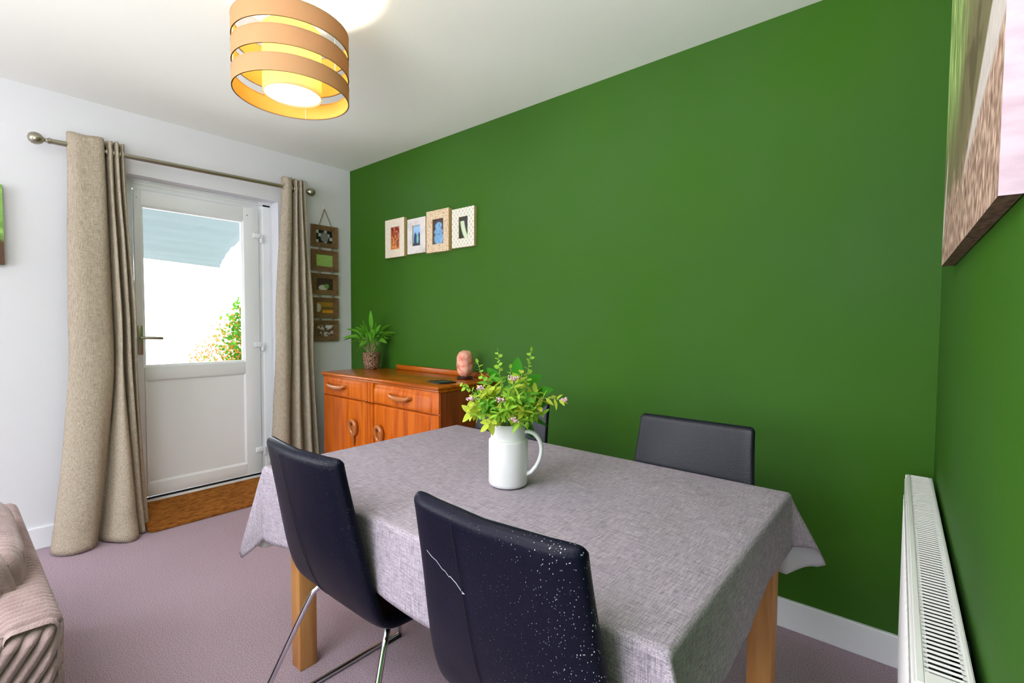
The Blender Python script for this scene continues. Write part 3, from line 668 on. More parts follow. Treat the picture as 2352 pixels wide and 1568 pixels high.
def front(name, x0, x1, z0, z1, bl, br, bt, bb, parent=sb, depth=.022):
    """a front panel with sloping bevels on chosen sides"""
    b = B(); yb, yf = SY0+.02, SY0
    O = [(x0, z0), (x1, z0), (x1, z1), (x0, z1)]; I = [(x0+bl, z0+bb), (x1-br, z0+bb), (x1-br, z1-bt), (x0+bl, z1-bt)]
    vb_ = [b.verts.new((p[0], yb, p[1])) for p in O]; vo = [b.verts.new((p[0], yf+.012, p[1])) for p in O]; vi = [b.verts.new((p[0], yf-.002, p[1])) for p in I]
    for k in range(4):
        j = (k+1) % 4; b.faces.new((vb_[k], vb_[j], vo[j], vo[k])); b.faces.new((vo[k], vo[j], vi[j], vi[k]))
    b.faces.new(vi); b.faces.new(vb_[::-1]); bmesh.ops.recalc_face_normals(b, faces=b.faces)
    bmesh.ops.bevel(b, geom=[e for e in b.edges if all(abs(v.co.y-(yf-.002)) < .001 for v in e.verts)], offset=.006, segments=3, affect='EDGES')
    return obj(name, b, M['teak_v'], parent, 50)
def pull(x0, x1, z, parent):
    b = B(); xm = (x0+x1)/2; P = [(x0, SY0-.004, z+.006), (x0+.012, SY0-.022, z+.006), (x0+.035, SY0-.026, z-.002), (xm, SY0-.028, z-.008), (x1-.035, SY0-.026, z-.004), (x1-.012, SY0-.022, z+.004), (x1, SY0-.004, z+.004)]
    P2 = cr(P, 4); rs = [.011+.004*math.cos(2*PI*(i/(len(P2)-1)-.5)) for i in range(len(P2))]
    secs = []
    for i, p in enumerate(P2):
        r = rs[i]*1.15; secs.append([(p.x, p.y+r*math.cos(a)*.8, p.z+r*math.sin(a)) for a in [2*PI*k/12 for k in range(12)]])
    loft(b, secs); bmesh.ops.recalc_face_normals(b, faces=b.faces)
    obj('drawer_handle', b, M['handle_wood'], parent, 60)
d1 = front('drawer', SX0+.004, -2.648, .734, SZ-.026, .03, .045, .03, .004); pull(-3.065, -2.845, .803, d1)
d2 = front('drawer', -2.636, SX1-.003, .734, SZ-.026, .006, .045, .03, .004); pull(-2.365, -2.165, .797, d2)
e1 = front('cabinet_door', SX0+.004, -2.648, .14, .728, .03, .045, .004, .006)
e2 = front('cabinet_door', -2.636, SX1-.003, .14, .728, .006, .045, .004, .006)
def flutes(z0, z1, parent):
    b = B()
    for k in range(3):
        x = -2.612+.030*k; secs = []
        for z in (z0, z1): secs.append([(x+.013*math.cos(a), SY0-.004-.010*math.sin(a), z) for a in [PI*j/8 for j in range(9)]])
        loft(b, secs)
    bmesh.ops.recalc_face_normals(b, faces=b.faces); obj('reeded_strip', b, M['teak_v'], parent, 60)
flutes(.738, .856, d2); flutes(.15, .724, e2)
def doorpull(x, zt, parent):
    b = B(); n = 28
    # teardrop ring: wide at top, tail below
    P = []
    for k in range(n+1):
        a = PI*1.5 - (2*PI-.5)*k/n - .25
        P.append((x+.034*math.cos(a)*(1-.12*(math.sin(a) < 0)), SY0-.016-.006*math.sin(a), zt-.048+.045*math.sin(a)))
    tube(b, P, .0135, 12); tube(b, [(x-.006, SY0-.016, zt-.085), (x+.002, SY0-.015, zt-.125), (x-.004, SY0-.008, zt-.168)], .013, 10, 4, .007)
    bmesh.ops.recalc_face_normals(b, faces=b.faces)
    obj('door_pull', b, M['handle_wood'], parent, 60)
    b = B(); lathe(b, [(.024, 0), (.024, -.010), (.016, -.012)], (x+.002, SY0-.002, zt-.048), 20, 'Y'); bmesh.ops.recalc_face_normals(b, faces=b.faces); obj('pull_plate', b, M['handle_wood'], parent, 60)
doorpull(-2.752, .602, e1); doorpull(-2.472, .602, e2)
b = B(); box(b, -2.6475, -2.6365, SY0+.01, SY0+.021, .14, SZ-.026); obj('centre_joint', b, M['dark_gap'], sb)

# coaster
b = B(); cz = SZ+.0005
c_ = thing('coaster', 'thin black square coaster near the front edge of the sideboard', 'coaster', (-2.085, 1.845, cz), math.radians(-12))
b = B(); box(b, -.07, .07, -.055, .055, 0, .007, .002); obj('slab', b, M['coaster'], c_, 40, world=False)
b = B(); box(b, -.02, .04, -.03, .03, .007, .0078); obj('inlay', b, M['slate_line'], c_, world=False)

# potted plant
PXY = Vector((-3.085, 2.045, SZ))
pl = thing('potted_plant', 'arching green leafed plant in a braided brown basket pot on the sideboard', 'potted plant', PXY)
b = B(); lathe(b, [(.048, 0), (.054, .01), (.059, .05), (.062, .105), (.064, .118), (.060, .122), (.055, .118), (.053, .10)], (0, 0, 0), 36)
for v in b.verts: 
    k = 1+.02*math.sin(math.atan2(v.co.y, v.co.x)*18+v.co.z*300); v.co.x *= k; v.co.y *= k
obj('basket_pot', b, M['basket'], pl, 60, world=False)
b = B(); lathe(b, [(.053, .10), (.053, .104)], (0, 0, 0), 24); obj('compost', b, M['soil'], pl, world=False)
bl, bs = B(), B()
def plantleaf(tip, Lw, wd, base_r=.03):
    """tip: offsets (right in view, up, towards viewer) from pot rim centre"""
    r_, u_, f_ = tip
    t = R0*r_ - F0*f_ + Vector((0, 0, u_)); az = Vector((t.x, t.y, 0))
    base = Vector((0, 0, .10)) + (az.normalized()*base_r*rnd.random() if az.length > .01 else Vector())
    tipw = Vector((0, 0, .122))+t
    midp = base.lerp(tipw, .55)+Vector((0, 0, .05+.15*abs(r_)*.6)); s = cr([base, base.lerp(midp, .6)+Vector((0, 0, .012)), midp, tipw], 6)
    n = len(s); k0 = int(n*(1-Lw)); tube(bs, s[:k0+1], .0022, 6)
    pts = s[k0:]; side = (tipw-base).cross(Vector((0, 0, 1)))
    side = side.normalized() if side.length > .01 else R0.copy()
    side = (side + rv()*.3 + Vector((0, 0, rnd.choice((-1, 1))*rnd.uniform(.35, .8)))).normalized(); prev = None; m_ = len(pts)-1
    for i, p in enumerate(pts):
        q = i/m_; w_ = wd*.5*max(.02, math.sin(PI*min(1, q*.92+.04))**.8); nn = Vector((0, 0, 1))
        row = [bl.verts.new(p+side*w_+nn*w_*.25), bl.verts.new(p), bl.verts.new(p-side*w_+nn*w_*.25)]
        if prev: bl.faces.new((prev[0], row[0], row[1], prev[1])); bl.faces.new((prev[1], row[1], row[2], prev[2]))
        prev = row
for t in [(-.004, .305, 0), (-.062, .245, .01), (.14, .205, 0), (.185, .145, .02), (.125, .07, .05), (-.172, .17, .02), (-.20, .105, .03), (-.215, .085, -.02), (-.13, .185, -.04), (-.095, .005, .08), (-.02, .075, .10), (.06, .20, -.03), (.02, .22, -.05), (.10, .15, .03), (.07, .12, .05), (-.10, .11, .06), (-.06, .16, .05), (.09, .03, .06), (-.14, .07, .06), (.03, .17, .06), (-.03, .20, .03), (-.08, .20, .0), (.065, .165, .02), (.15, .12, -.04), (-.05, .10, .08), (.045, .09, .07), (0, .15, .07), (-.11, .14, -.06), (.12, .10, -.03), (-.06, .05, .09)]:
    plantleaf(t, rnd.uniform(.55, .66), rnd.uniform(.030, .040))
obj('foliage', bl, M['lily'], pl, 180, world=False); obj('leaf_stalks', bs, M['petiole'], pl, 180, world=False)

# salt lamp
sl = thing('salt_lamp', 'pink rock salt lamp on a dark base at the right of the sideboard', 'lamp', (-2.115, 2.06, SZ))
b = B(); lathe(b, [(.046, .0), (.050, .004), (.050, .012), (.044, .016)], (0, 0, 0), 28); obj('lamp_base', b, M['dark_wood'], sl, 50, world=False)
b = B(); bmesh.ops.create_icosphere(b, subdivisions=4, radius=1)
for v in b.verts:
    d = v.co.normalized(); z = max(-1, min(1, v.co.z)); k = 1+.16*fbm(d.x*1.6+4, d.y*1.6, d.z*1.6)+.05*fbm(d.x*6, d.y*6, d.z*6)
    rr_ = (abs(d.x)**3+abs(d.y)**3+abs(d.z)**3)**(-1/3)
    v.co = Vector((d.x*rr_*.047*k, d.y*rr_*.044*k, .094+d.z*rr_*.078*k))
obj('salt_rock', b, M['salt'], sl, 35, world=False)
b = B(); tube(b, [(.045, 0, .008), (.07, .01, .02), (.10, .03, .045), (.13, .05, .03), (.155, .07, .004)], .0025, 6, 5); obj('power_cord', b, M['black_rubber'], sl, 180, world=False)

# ------------------------------------------------------------------ table
TX0, TX1, TY0, TY1, TZ = -1.6995, -.270, .6907, 1.6012, .7355
tb = thing('dining_table', 'oak dining table with square legs under the grey tablecloth', 'table', ((TX0+TX1)/2, (TY0+TY1)/2, 0))
b = B(); box(b, TX0+.008, TX1-.008, TY0+.008, TY1-.008, TZ-.034, TZ-.004, .003); obj('tabletop', b, M['oak'], tb, 40)
for x in (TX0+.013, TX1-.076):
    for y in (TY0+.09, TY1-.152):
        b = B(); box(b, x, x+.063, y, y+.063, 0, TZ-.035, .003); obj('leg', b, M['oak'], tb, 40)
b = B(); box(b, TX0+.077, TX1-.077, TY0+.105, TY0+.127, TZ-.115, TZ-.035); box(b, TX0+.077, TX1-.077, TY1-.127, TY1-.105, TZ-.115, TZ-.035)
box(b, TX0+.03, TX0+.052, TY0+.154, TY1-.154, TZ-.115, TZ-.035); box(b, TX1-.052, TX1-.03, TY0+.154, TY1-.154, TZ-.115, TZ-.035)
obj('apron', b, M['oak'], tb)

# tablecloth
def cloth():
    bm = B(); nx, ny = 110, 72; ins = .004; er = .013
    x0, x1, y0, y1 = TX0+ins+er*.6, TX1-ins-er*.6, TY0+ins+er*.6, TY1-ins-er*.6
    def topz(x, y):
        s = .0022*nz(x*2+y*7, y*1.5-x*3, 1)+.0026*nz(x*14+y*6, y*3, 2) + .0030*abs(nz(x*5, y*24+x*6, 4))*2*(.5+nz(x*2, y*2, 11)) + .0008*nz(x*40+y*12, y*9, 14)
        e = min(x-x0, x1-x, y-y0, y1-y); return TZ+.0015+max(-.0005, s)*sm(0, .06, e)
    V = [[bm.verts.new((x0+(x1-x0)*i/nx, y0+(y1-y0)*j/ny, topz(x0+(x1-x0)*i/nx, y0+(y1-y0)*j/ny))) for j in range(ny+1)] for i in range(nx+1)]
    for i in range(nx):
        for j in range(ny): bm.faces.new((V[i][j], V[i+1][j], V[i+1][j+1], V[i][j+1]))
    dn = Vector((0, 0, -1))
    per = []   # (vertex, outward normal, dir, length)
    hang = {'y0': .200, 'x1': .165, 'y1': .262, 'x0': .30}
    nrm = {'y0': Vector((0, -1, 0)), 'x1': Vector((1, 0, 0)), 'y1': Vector((0, 1, 0)), 'x0': Vector((-1, 0, 0))}
    def side(k, vs):
        n = len(vs)-1; out = []
        for i, v in enumerate(vs):
            t = i/n; L = hang[k]; c = v.co
            wv = .05*math.sin(c.x*9+c.y*7)+.05*nz(c.x*4, c.y*4, 7)
            if k == 'y0':
                L = .2+.058*sm(-1.3, -1.68, c.x)*1.0 if c.x < -1.3 else .2
                wv = .015+.03*nz(c.x*5, 0, 3)
                for cx in (-1.237, -.563): wv -= .13*math.exp(-((c.x-cx)/.2)**4)
            if k == 'x1': wv = .05+.06*math.sin(c.y*8)
            out.append((v, nrm[k], (dn+nrm[k]*wv).normalized(), L))
        return out
    S = {'y0': side('y0', [V[i][0] for i in range(nx+1)]), 'x1': side('x1', [V[nx][j] for j in range(ny+1)]),
         'y1': side('y1', [V[i][ny] for i in range(nx, -1, -1)]), 'x0': side('x0', [V[0][j] for j in range(ny, -1, -1)])}
    tips = {('y0', 'x1'): Vector((.10, -.08, -.19)), ('x1', 'y1'): Vector((.090, .140, -.262)), ('y1', 'x0'): Vector((-.14, .12, -.26)), ('x0', 'y0'): Vector((-.125, -.045, -.35))}
    bulge = {('y0', 'x1'): (.15, .15), ('x1', 'y1'): (.18, .10), ('y1', 'x0'): (.2, .2), ('x0', 'y0'): (.10, .03)}
    order = ['y0', 'x1', 'y1', 'x0']
    for q in range(4):
        a = order[q]; c = order[(q+1) % 4]; sa = S[a]; sc_ = S[c]
        per += sa
        v = sa[-1][0]; da, dc = sa[-1][2], sc_[0][2]; La, Lc = sa[-1][3], sc_[0][3]; r = tips[(a, c)].normalized(); pt = math.atan2(Lc, La)
        ba, bc = bulge[(a, c)]; m = 12; NA, NC = nrm[a], nrm[c]
        for k in range(1, 2*m):
            if k <= m:
                t = k/m; phi = pt*t; d = (da.lerp(r, t)+NA*ba*math.sin(PI*t)).normalized(); L = La/math.cos(phi); nn = NA.lerp((NA+NC).normalized(), t)
            else:
                t = (2*m-k)/m; phi = PI/2-(PI/2-pt)*t; d = (dc.lerp(r, t)+NC*bc*math.sin(PI*t)).normalized(); L = Lc/math.sin(phi); nn = NC.lerp((NA+NC).normalized(), t)
            if (a, c) == ('x0', 'y0') and k > m: L *= 1+.13*math.sin(PI*t)
            L = min(L, {('x0', 'y0'): .352, ('x1', 'y1'): .288}.get((a, c), 9))
            per.append((v, nn.normalized(), d, L))
    K = 22; rows = []
    for (v, n, d, L) in per:
        col = [v]; q = er*PI/2
        for k in range(1, K+1):
            s = L*(k/K)**1.25
            if s < q: th = s/er; p = v.co+n*er*math.sin(th)+dn*er*(1-math.cos(th))
            else: p = v.co+n*er+dn*er+d*(s-q)
            p = p + n*.004*nz(p.x*14, p.y*14, p.z*5)*sm(0, .1, s)
            col.append(bm.verts.new(p))
        rows.append(col)
    n = len(rows)
    for i in range(n):
        a, c = rows[i], rows[(i+1) % n]
        for k in range(K):
            if k == 0 and a[0] is c[0]: bm.faces.new((a[0], a[1], c[1]))
            else: bm.faces.new((a[k], a[k+1], c[k+1], c[k]))
    bmesh.ops.recalc_face_normals(bm, faces=bm.faces)
    up_ = sum(f.normal.z*f.calc_area() for f in bm.faces)
    if up_ < 0: bmesh.ops.reverse_faces(bm, faces=bm.faces)
    return bm
o = obj('tablecloth', cloth(), [M['cloth'], M['cloth_under']], None, 180)
md = o.modifiers.new('thickness', 'SOLIDIFY'); md.thickness = .0012; md.offset = -1; md.material_offset = 1; md.material_offset_rim = 0
tag(o, 'grey woven tablecloth draped over the oak dining table', 'tablecloth')

# ------------------------------------------------------------------ chairs
PROF = [(-.300, .882), (-.290, .83), (-.276, .76), (-.262, .69), (-.248, .62), (-.234, .555), (-.217, .495), (-.196, .452), (-.160, .426), (-.10, .417), (0, .418), (.10, .426), (.18, .430), (.225, .424)]
TH = .036
def shell(i0, i1, samples=5, mi=0):
    P = cr([(0, p[0], p[1]) for p in PROF], samples); P = P[i0*samples:i1*samples+1]; n = len(P); secs = []
    allp = cr([(0, p[0], p[1]) for p in PROF], samples)
    def frame(i):
        g = i+i0*samples; a = allp[max(0, g-1)]; c = allp[min(len(allp)-1, g+1)]; t = (c-a).normalized(); return t, Vector((0, -t.z, t.y))
    def width(g):
        s = g/(len(allp)-1); return .388+.057*sm(0, .5, s)-.02*sm(.75, 1, s)
    def sec(i, k, adv):
        t, nn = frame(i); g = i+i0*samples; w_ = width(g)/2*(1-.0*k); p = P[i]+t*adv; bow = .016*(1-sm(.25, .55, g/(len(allp)-1)))+.004
        out = []
        for a in [2*PI*j/36 for j in range(36)]:
            ca, sa = math.cos(a), math.sin(a); ex = 2/9
            x = (w_-(1-k)*.018)*math.copysign(abs(ca)**ex, ca); h_ = TH/2*k*math.copysign(abs(sa)**(2/3.2), sa)
            out.append(p + Vector((x, 0, 0)) + nn*(TH/2+h_) - nn*bow*(1-(x/w_)**2))
        return out
    if i0 == 0: secs += [sec(0, .25, -.015), sec(0, .65, -.011), sec(0, .88, -.005)]
    for i in range(n): secs.append(sec(i, 1, 0))
    if i1 == len(PROF)-1: secs += [sec(n-1, .88, .006), sec(n-1, .65, .012), sec(n-1, .3, .016)]
    b = B(); loft(b, secs); bmesh.ops.recalc_face_normals(b, faces=b.faces); return b
def rear(x, s):
    """a point just outside the rear face of the back; s along the profile 0..13"""
    allp = cr([(0, p[0], p[1]) for p in PROF], 5); g = s*5; k = min(int(g), len(allp)-2); p = allp[k].lerp(allp[k+1], g-k)
    t = (allp[k+1]-allp[k]).normalized(); nn = Vector((0, -t.z, t.y)); q = g/(len(allp)-1); w_ = (.388+.057*sm(0, .5, q))/2
    bow = .016*(1-sm(.25, .55, q))+.004
    return p+Vector((x, 0, 0))-nn*(bow*(1-(x/w_)**2)+.0004)
def make_chair(label):
    c = thing('dining_chair', label, 'chair', (0, 0, 0), 0, 'black leather dining chairs around the table')
    bk = obj('backrest', shell(0, 8), M['leather'], c, 50, world=False)
    obj('seat', shell(8, len(PROF)-1), M['leather'], c, 50, world=False)
    b = B(); tube(b, [rear(-.062+.012*k/12, .1+k*.6) for k in range(13)], .0009, 5); obj('seam', b, M['seam'], bk, world=False)
    for s in (-1, 1):
        b = B(); P = [(s*.10, -.12, .407), (s*.165, -.135, .405), (s*.182, -.15, .390), (s*.20, -.178, .34), (s*.272, -.305, .03), (s*.278, -.31, .014), (s*.28, -.295, .010), (s*.281, -.25, .010), (s*.281, .19, .010), (s*.280, .225, .012), (s*.274, .232, .03), (s*.19, .16, .34), (s*.17, .145, .392), (s*.14, .13, .405), (s*.10, .12, .407)]
        tube(b, P, .0085, 10, 4); obj('side_leg', b, M['chrome'], c, 60, world=False)
        for y0, y1 in ((.15, .236), (-.30, -.25)):
            b = B(); box(b, s*.281-.014, s*.281+.014, y0, y1, .0, .006, .002); obj('foot_pad', b, M['black_rubber'], c, world=False)
    b = B(); tube(b, [(-.10, -.12, .407), (.10, -.12, .407)], .008, 10); tube(b, [(-.10, .12, .407), (.10, .12, .407)], .008, 10); box(b, -.08, .08, -.13, .13, .400, .412, .002); obj('seat_bracket', b, M['chrome'], c, 60, world=False)
    return c
ch0 = make_chair('black leather chair standing near the corner closest to the garden door, chrome legs visible')
ch0.location = (-1.237, .898, 0)
def set_chair(c, loc, rz, label, m=None):
    c.location = loc; c.rotation_euler = (0, 0, rz); c['label'] = label
    if m:
        for ch in c.children:
            if ch.name.split('.')[0] in ('backrest', 'seat'):
                ch.data = ch.data.copy(); ch.data.materials[0] = m
chs = [copy_tree(ch0) for _ in range(3)]
set_chair(ch0, (-1.243, .893, 0), 0, ch0['label'], M['leather_b'])
set_chair(chs[0], (-.563, .886, 0), math.radians(1), 'black leather chair in the foreground with a white scratch and paint specks on its back', M['leather_c'])
set_chair(chs[1], (-.583, 1.384, 0), PI, 'black leather chair on the wall side of the table, nearer the radiator')
set_chair(chs[2], (-1.385, 1.384, 0), PI+math.radians(2), 'black leather chair on the wall side of the table, hidden behind the white jug')
bk = [c for c in chs[0].children if c.name.startswith('backrest')][0]
b = B(); tube(b, [rear(x, s) for x, s in ((-.155, 1.55), (-.14, 1.65), (-.125, 1.68), (-.11, 1.82), (-.10, 1.84), (-.09, 1.95))], .00045, 5)
tube(b, [rear(x, s) for x, s in ((-.088, 1.9), (-.072, 2.0), (-.06, 2.15), (-.052, 2.2), (-.06, 2.22))], .00065, 5)
o = obj('scratch', b, M['scuff'], bk, world=False); tag(o, 'long white scratch')

# ------------------------------------------------------------------ jug and cut stems
JC = Vector((-.944, 1.103, TZ+.003))
jug = thing('jug', 'tall white ceramic jug with a loop handle on the tablecloth', 'jug', JC, math.atan2(R0.y, R0.x)-math.radians(14))
b = B(); lathe(b, [(.0, .0), (.050, 0), (.057, .004), (.0595, .012), (.0595, .134), (.0590, .138), (.0570, .1405), (.0545, .1415), (.0532, .144), (.0530, .150), (.0530, .186), (.0525, .189), (.0505, .188), (.0500, .14), (.054, .13), (.054, .012), (.0, .008)], (0, 0, 0), 56); bmesh.ops.recalc_face_normals(b, faces=b.faces)
obj('jug_body', b, M['mug'], jug, 50, world=False)
b = B(); P = cr([(.047, 0, .163), (.062, 0, .166), (.083, 0, .158), (.099, 0, .135), (.102, 0, .105), (.092, 0, .072), (.073, 0, .045), (.056, 0, .036)], 5); secs = []
for i, p in enumerate(P):
    t = (P[min(i+1, len(P)-1)]-P[max(i-1, 0)]).normalized(); n_ = Vector((-t.z, 0, t.x)); e = 1+.25*(abs(i/(len(P)-1)-.5)*2)**4
    secs.append([p+Vector((0, 1, 0))*.0085*e*math.cos(a)+n_*.0062*e*math.sin(a) for a in [2*PI*k/14 for k in range(14)]])
loft(b, secs); bmesh.ops.recalc_face_normals(b, faces=b.faces); obj('jug_handle', b, M['mug'], jug, 60, world=False)

RIM = JC+Vector((0, 0, .186))
def V3(r, u, f): return R0*r - F0*f + Vector((0, 0, u))
def stem(tip, kind, label, group=None, name='leafy_stem', flower=None, start=.25, n=12, cat='cut stem', bend=.4, lm=None, lsz=1.05):
    """tip: (right, up, toward viewer) from the rim centre, metres"""
    e = Vector(V3(*tip)); hz = Vector((e.x, e.y, 0)); h_ = hz.length
    o_ = hz.normalized()*min(.042, .6*h_) if h_ > .001 else Vector()
    base = RIM - o_*.5 + Vector((0, 0, -.13)) + V3(rnd.uniform(-.01, .01), 0, rnd.uniform(-.01, .01))
    rimp = RIM + o_*rnd.uniform(.7, .95); tipw = RIM+e
    ctrl = rimp.lerp(tipw, .5)+Vector((0, 0, bend*h_*.45))
    P = cr([base, rimp, ctrl, tipw], 8)
    s = thing(name, label, cat, tuple(RIM), 0, group)
    b = B(); tube(b, P, .0016, 6, 1, .0008); obj('stalk', b, M['stem'], s, 180)
    vis = P[8:]; b = B(); m_ = len(vis)-1
    spin = rnd.uniform(0, 6)
    for k in range(n):
        t = start+(1-start)*(k+.5)/n; i = min(int(t*m_), m_-1); p = vis[i].lerp(vis[i+1], t*m_-i); ax = (vis[i+1]-vis[i]).normalized()
        a = spin+k*2.4; side = ax.orthogonal().normalized(); side.rotate(Matrix.Rotation(a, 3, ax))
        if kind == 'round': d = (side*.9+ax*.45); L = rnd.uniform(.014, .019)*(1.1-.25*t); w_ = L*.82
        elif kind == 'lance': d = (side*.9+ax*.5+Vector((0, 0, .12))); L = rnd.uniform(.026, .042)*(1.15-.3*t); w_ = L*.34
        else: d = (side*.8+ax*.5); L = rnd.uniform(.03, .04); w_ = L*.5
        L *= lsz; w_ *= lsz
        leaf_shape(b, p, d, Vector((0, 0, .75))-F0*.35+rv()*.6, L, w_, curl=.18 if kind != 'lance' else .35, seg=6)
    if kind == 'round':
        leaf_shape(b, tipw, (vis[-1]-vis[-2]), rv(), .015, .010, seg=6)
    M_ = lm or {'round': M['leaf_a'], 'lance': M['leaf_y']}.get(kind, M['leaf_g'])
    obj('leaves', b, M_, s, 180)
    if flower:
        b = B()
        for k in range(flower):
            c = tipw + V3(rnd.gauss(0, .0065), rnd.gauss(0, .0035)+.002, rnd.gauss(0, .0065)); bmesh.ops.create_icosphere(b, subdivisions=1, radius=rnd.uniform(.0022, .0036), matrix=Matrix.Translation(c))
        tag(obj('blossom', b, M['pink'], s, 180), 'dusty pink flower cluster')
    return s
G = None
stem((-.032, .215, .0), 'round', 'upright stem with small round lime leaves, left of the two tallest in the jug', n=18, start=.3, bend=.1)
stem((.067, .22, .01), 'round', 'upright stem with small round lime leaves, right of the two tallest in the jug', n=18, start=.3, bend=.1)
stem((-.092, .185, .02), 'round', 'slanting stem with small round lime leaves beside the salt lamp', n=16, start=.25, bend=.1)
stem((-.138, .122, .04), 'round', 'outermost left stem with small lime leaves in the jug', n=16, start=.25, bend=.35)
stem((.006, .172, .05), 'round', 'short stem with small round leaves in the middle of the bouquet', n=12, bend=.1)
stem((.165, .075, .02), 'lance', 'outermost right flowering stem reaching over the jug handle', name='flowering_stem', flower=26, n=9, start=.45, bend=.5)
stem((.014, .142, .06), 'lance', 'flowering stem with the topmost pink cluster in the jug', name='flowering_stem', flower=24, n=10, bend=.1)
stem((-.080, .115, .07), 'lance', 'flowering stem with the upper left pink cluster', name='flowering_stem', flower=22, n=9, bend=.3)
stem((-.106, .085, .07), 'lance', 'flowering stem with the lowest left pink cluster', name='flowering_stem', flower=26, n=9, bend=.4)
stem((-.018, .088, .10), 'lance', 'flowering stem with a pink cluster facing the front of the jug', name='flowering_stem', flower=26, n=9, bend=.3)
stem((.016, .030, .105), 'lance', 'flowering stem with a pink cluster hanging low over the jug rim', name='flowering_stem', flower=24, n=7, bend=.7)
def bigleaf(root, d, L, w_, label, m, nrm=None):
    s = thing('broad_leaf', label, 'leaf', tuple(RIM), 0)
    p = RIM+V3(*root); b = B(); tube(b, [RIM+Vector((0, 0, -.12)), RIM+V3(root[0]*.4, .0, root[2]*.4), p], .0018, 6, 5); obj('stalk', b, M['stem'], s, 180)
    b = B(); leaf_shape(b, p, V3(*d), V3(*(nrm or (0, .3, 1))), L, w_, curl=.12, seg=12, fold=.18); tag(obj('blade', b, m, s, 180), 'single broad oval blade')
bigleaf((.022, .138, -.02), (.1, 1, 0), .062, .036, 'broad oval green leaf standing upright at the back of the bouquet', M['leaf_big'])
bigleaf((-.025, .125, -.01), (-.7, .75, 0), .060, .030, 'broad green leaf at the upper left of the bouquet', M['leaf_big'])
bigleaf((.065, .085, -.02), (1, .28, 0), .075, .034, 'broad green leaf pointing right at mid height', M['leaf_big'], (0, .6, 1))
bigleaf((.05, .115, -.03), (1, .6, 0), .060, .032, 'broad green leaf behind the right upright stem', M['leaf_big'])
bigleaf((.052, .012, .01), (.42, -1, .1), .058, .028, 'dark broad leaf hanging down between jug and handle', M['leaf_dk'])
bigleaf((.055, .020, -.01), (1, -.35, 0), .072, .022, 'dark narrow leaf reaching out over the jug handle', M['leaf_dk'], (0, 1, .6))
bigleaf((.06, .05, -.03), (.9, .1, 0), .06, .034, 'dark broad leaf low at the right back of the bouquet', M['leaf_dk'])
g_ = 'mixed yellow green stems filling the jug'
fill = [(-.11, .06, .05), (-.09, .035, .07), (-.06, .075, .08), (-.045, .12, .05), (.03, .10, .08), (.055, .075, .07), (.09, .06, .04), (.075, .04, .075), (-.07, .145, -.01), (.045, .055, .095), (-.005, .06, .11), (-.10, .09, .0), (.09, .10, -.01), (-.03, .045, .10), (.02, .125, .03), (-.055, .015, .095), (.10, .03, .03), (-.02, .14, .02), (-.12, .035, .02), (.06, .02, .09), (-.085, .07, .09), (.04, .155, .0), (.0, .10, .095), (.07, .10, .05), (-.065, .105, .06), (.035, .02, .105)]
for i, t in enumerate(fill):
    stem(t, 'lance' if i % 3 else 'mid', 'leafy yellow green stem packed into the middle of the jug', group=g_, n=18, bend=.45, lm=(M['leaf_y'], M['leaf_a'], M['leaf_g'])[i % 3], start=.1, lsz=.95)

# ------------------------------------------------------------------ radiator
def radp(u, v, z):
    """u along the wall from the near end, v out from the wall side"""
    y = u; return Vector((.098-.0240*y - v, y, z))
rd = thing('radiator', 'long white panel radiator with a slotted top on the right green wall', 'radiator', tuple(radp(1.475, .03, .13)))
RT, RB_, RU0, RU1 = .73, .13, .872, 2.078
def rbox(b, u0, u1, v0, v1, z0, z1, bev=0):
    vs = [b.verts.new(radp(u, v, z)) for z in (z0, z1) for u, v in ((u0, v0), (u1, v0), (u1, v1), (u0, v1))]
    fs = [b.faces.new([vs[i] for i in f]) for f in ((0, 1, 2, 3), (7, 6, 5, 4), (0, 4, 5, 1), (1, 5, 6, 2), (2, 6, 7, 3), (3, 7, 4, 0))]
    if bev: bmesh.ops.bevel(b, geom=list({e for f in fs for e in f.edges}), offset=bev, segments=2, affect='EDGES')
b = B(); rbox(b, RU0+.006, RU1-.006, .0635, .070, RB_, RT-.012, .002)
n = 32
for k in range(n):                                            # pressed vertical flutes of the front panel
    u = RU0+.03+(RU1-RU0-.06)*(k+.5)/n; rbox(b, u-.010, u+.010, 0.070, .0712, RB_+.05, RT-.06, .0015)
bmesh.ops.recalc_face_normals(b, faces=b.faces); obj('front_panel', b, M['rad'], rd, 40)
b = B(); rbox(b, RU0+.02, RU1-.02, .002, .006, RB_, RT-.02); rbox(b, RU0+.02, RU1-.02, .02, .05, RB_+.02, RT-.035); bmesh.ops.recalc_face_normals(b, faces=b.faces); obj('convector', b, M['rad_in'], rd)
for u in (RU0, RU1-.004):
    b = B(); rbox(b, u, u+.004, 0, .068, RB_+.01, RT-.002, .001); bmesh.ops.recalc_face_normals(b, faces=b.faces); obj('side_panel', b, M['rad'], rd, 40)
b = B()  # top grille: rails with slanted bars between
rbox(b, RU0, RU1, .0, .0085, RT-.010, RT, .002); rbox(b, RU0, RU1, .0545, .066, RT-.010, RT, .002); rbox(b, RU0, RU0+.034, .008, .055, RT-.004, RT, .001); rbox(b, RU1-.012, RU1, .008, .055, RT-.004, RT, .001)
nb = 84; u0, u1 = RU0+.034, RU1-.012; p_ = (u1-u0)/nb
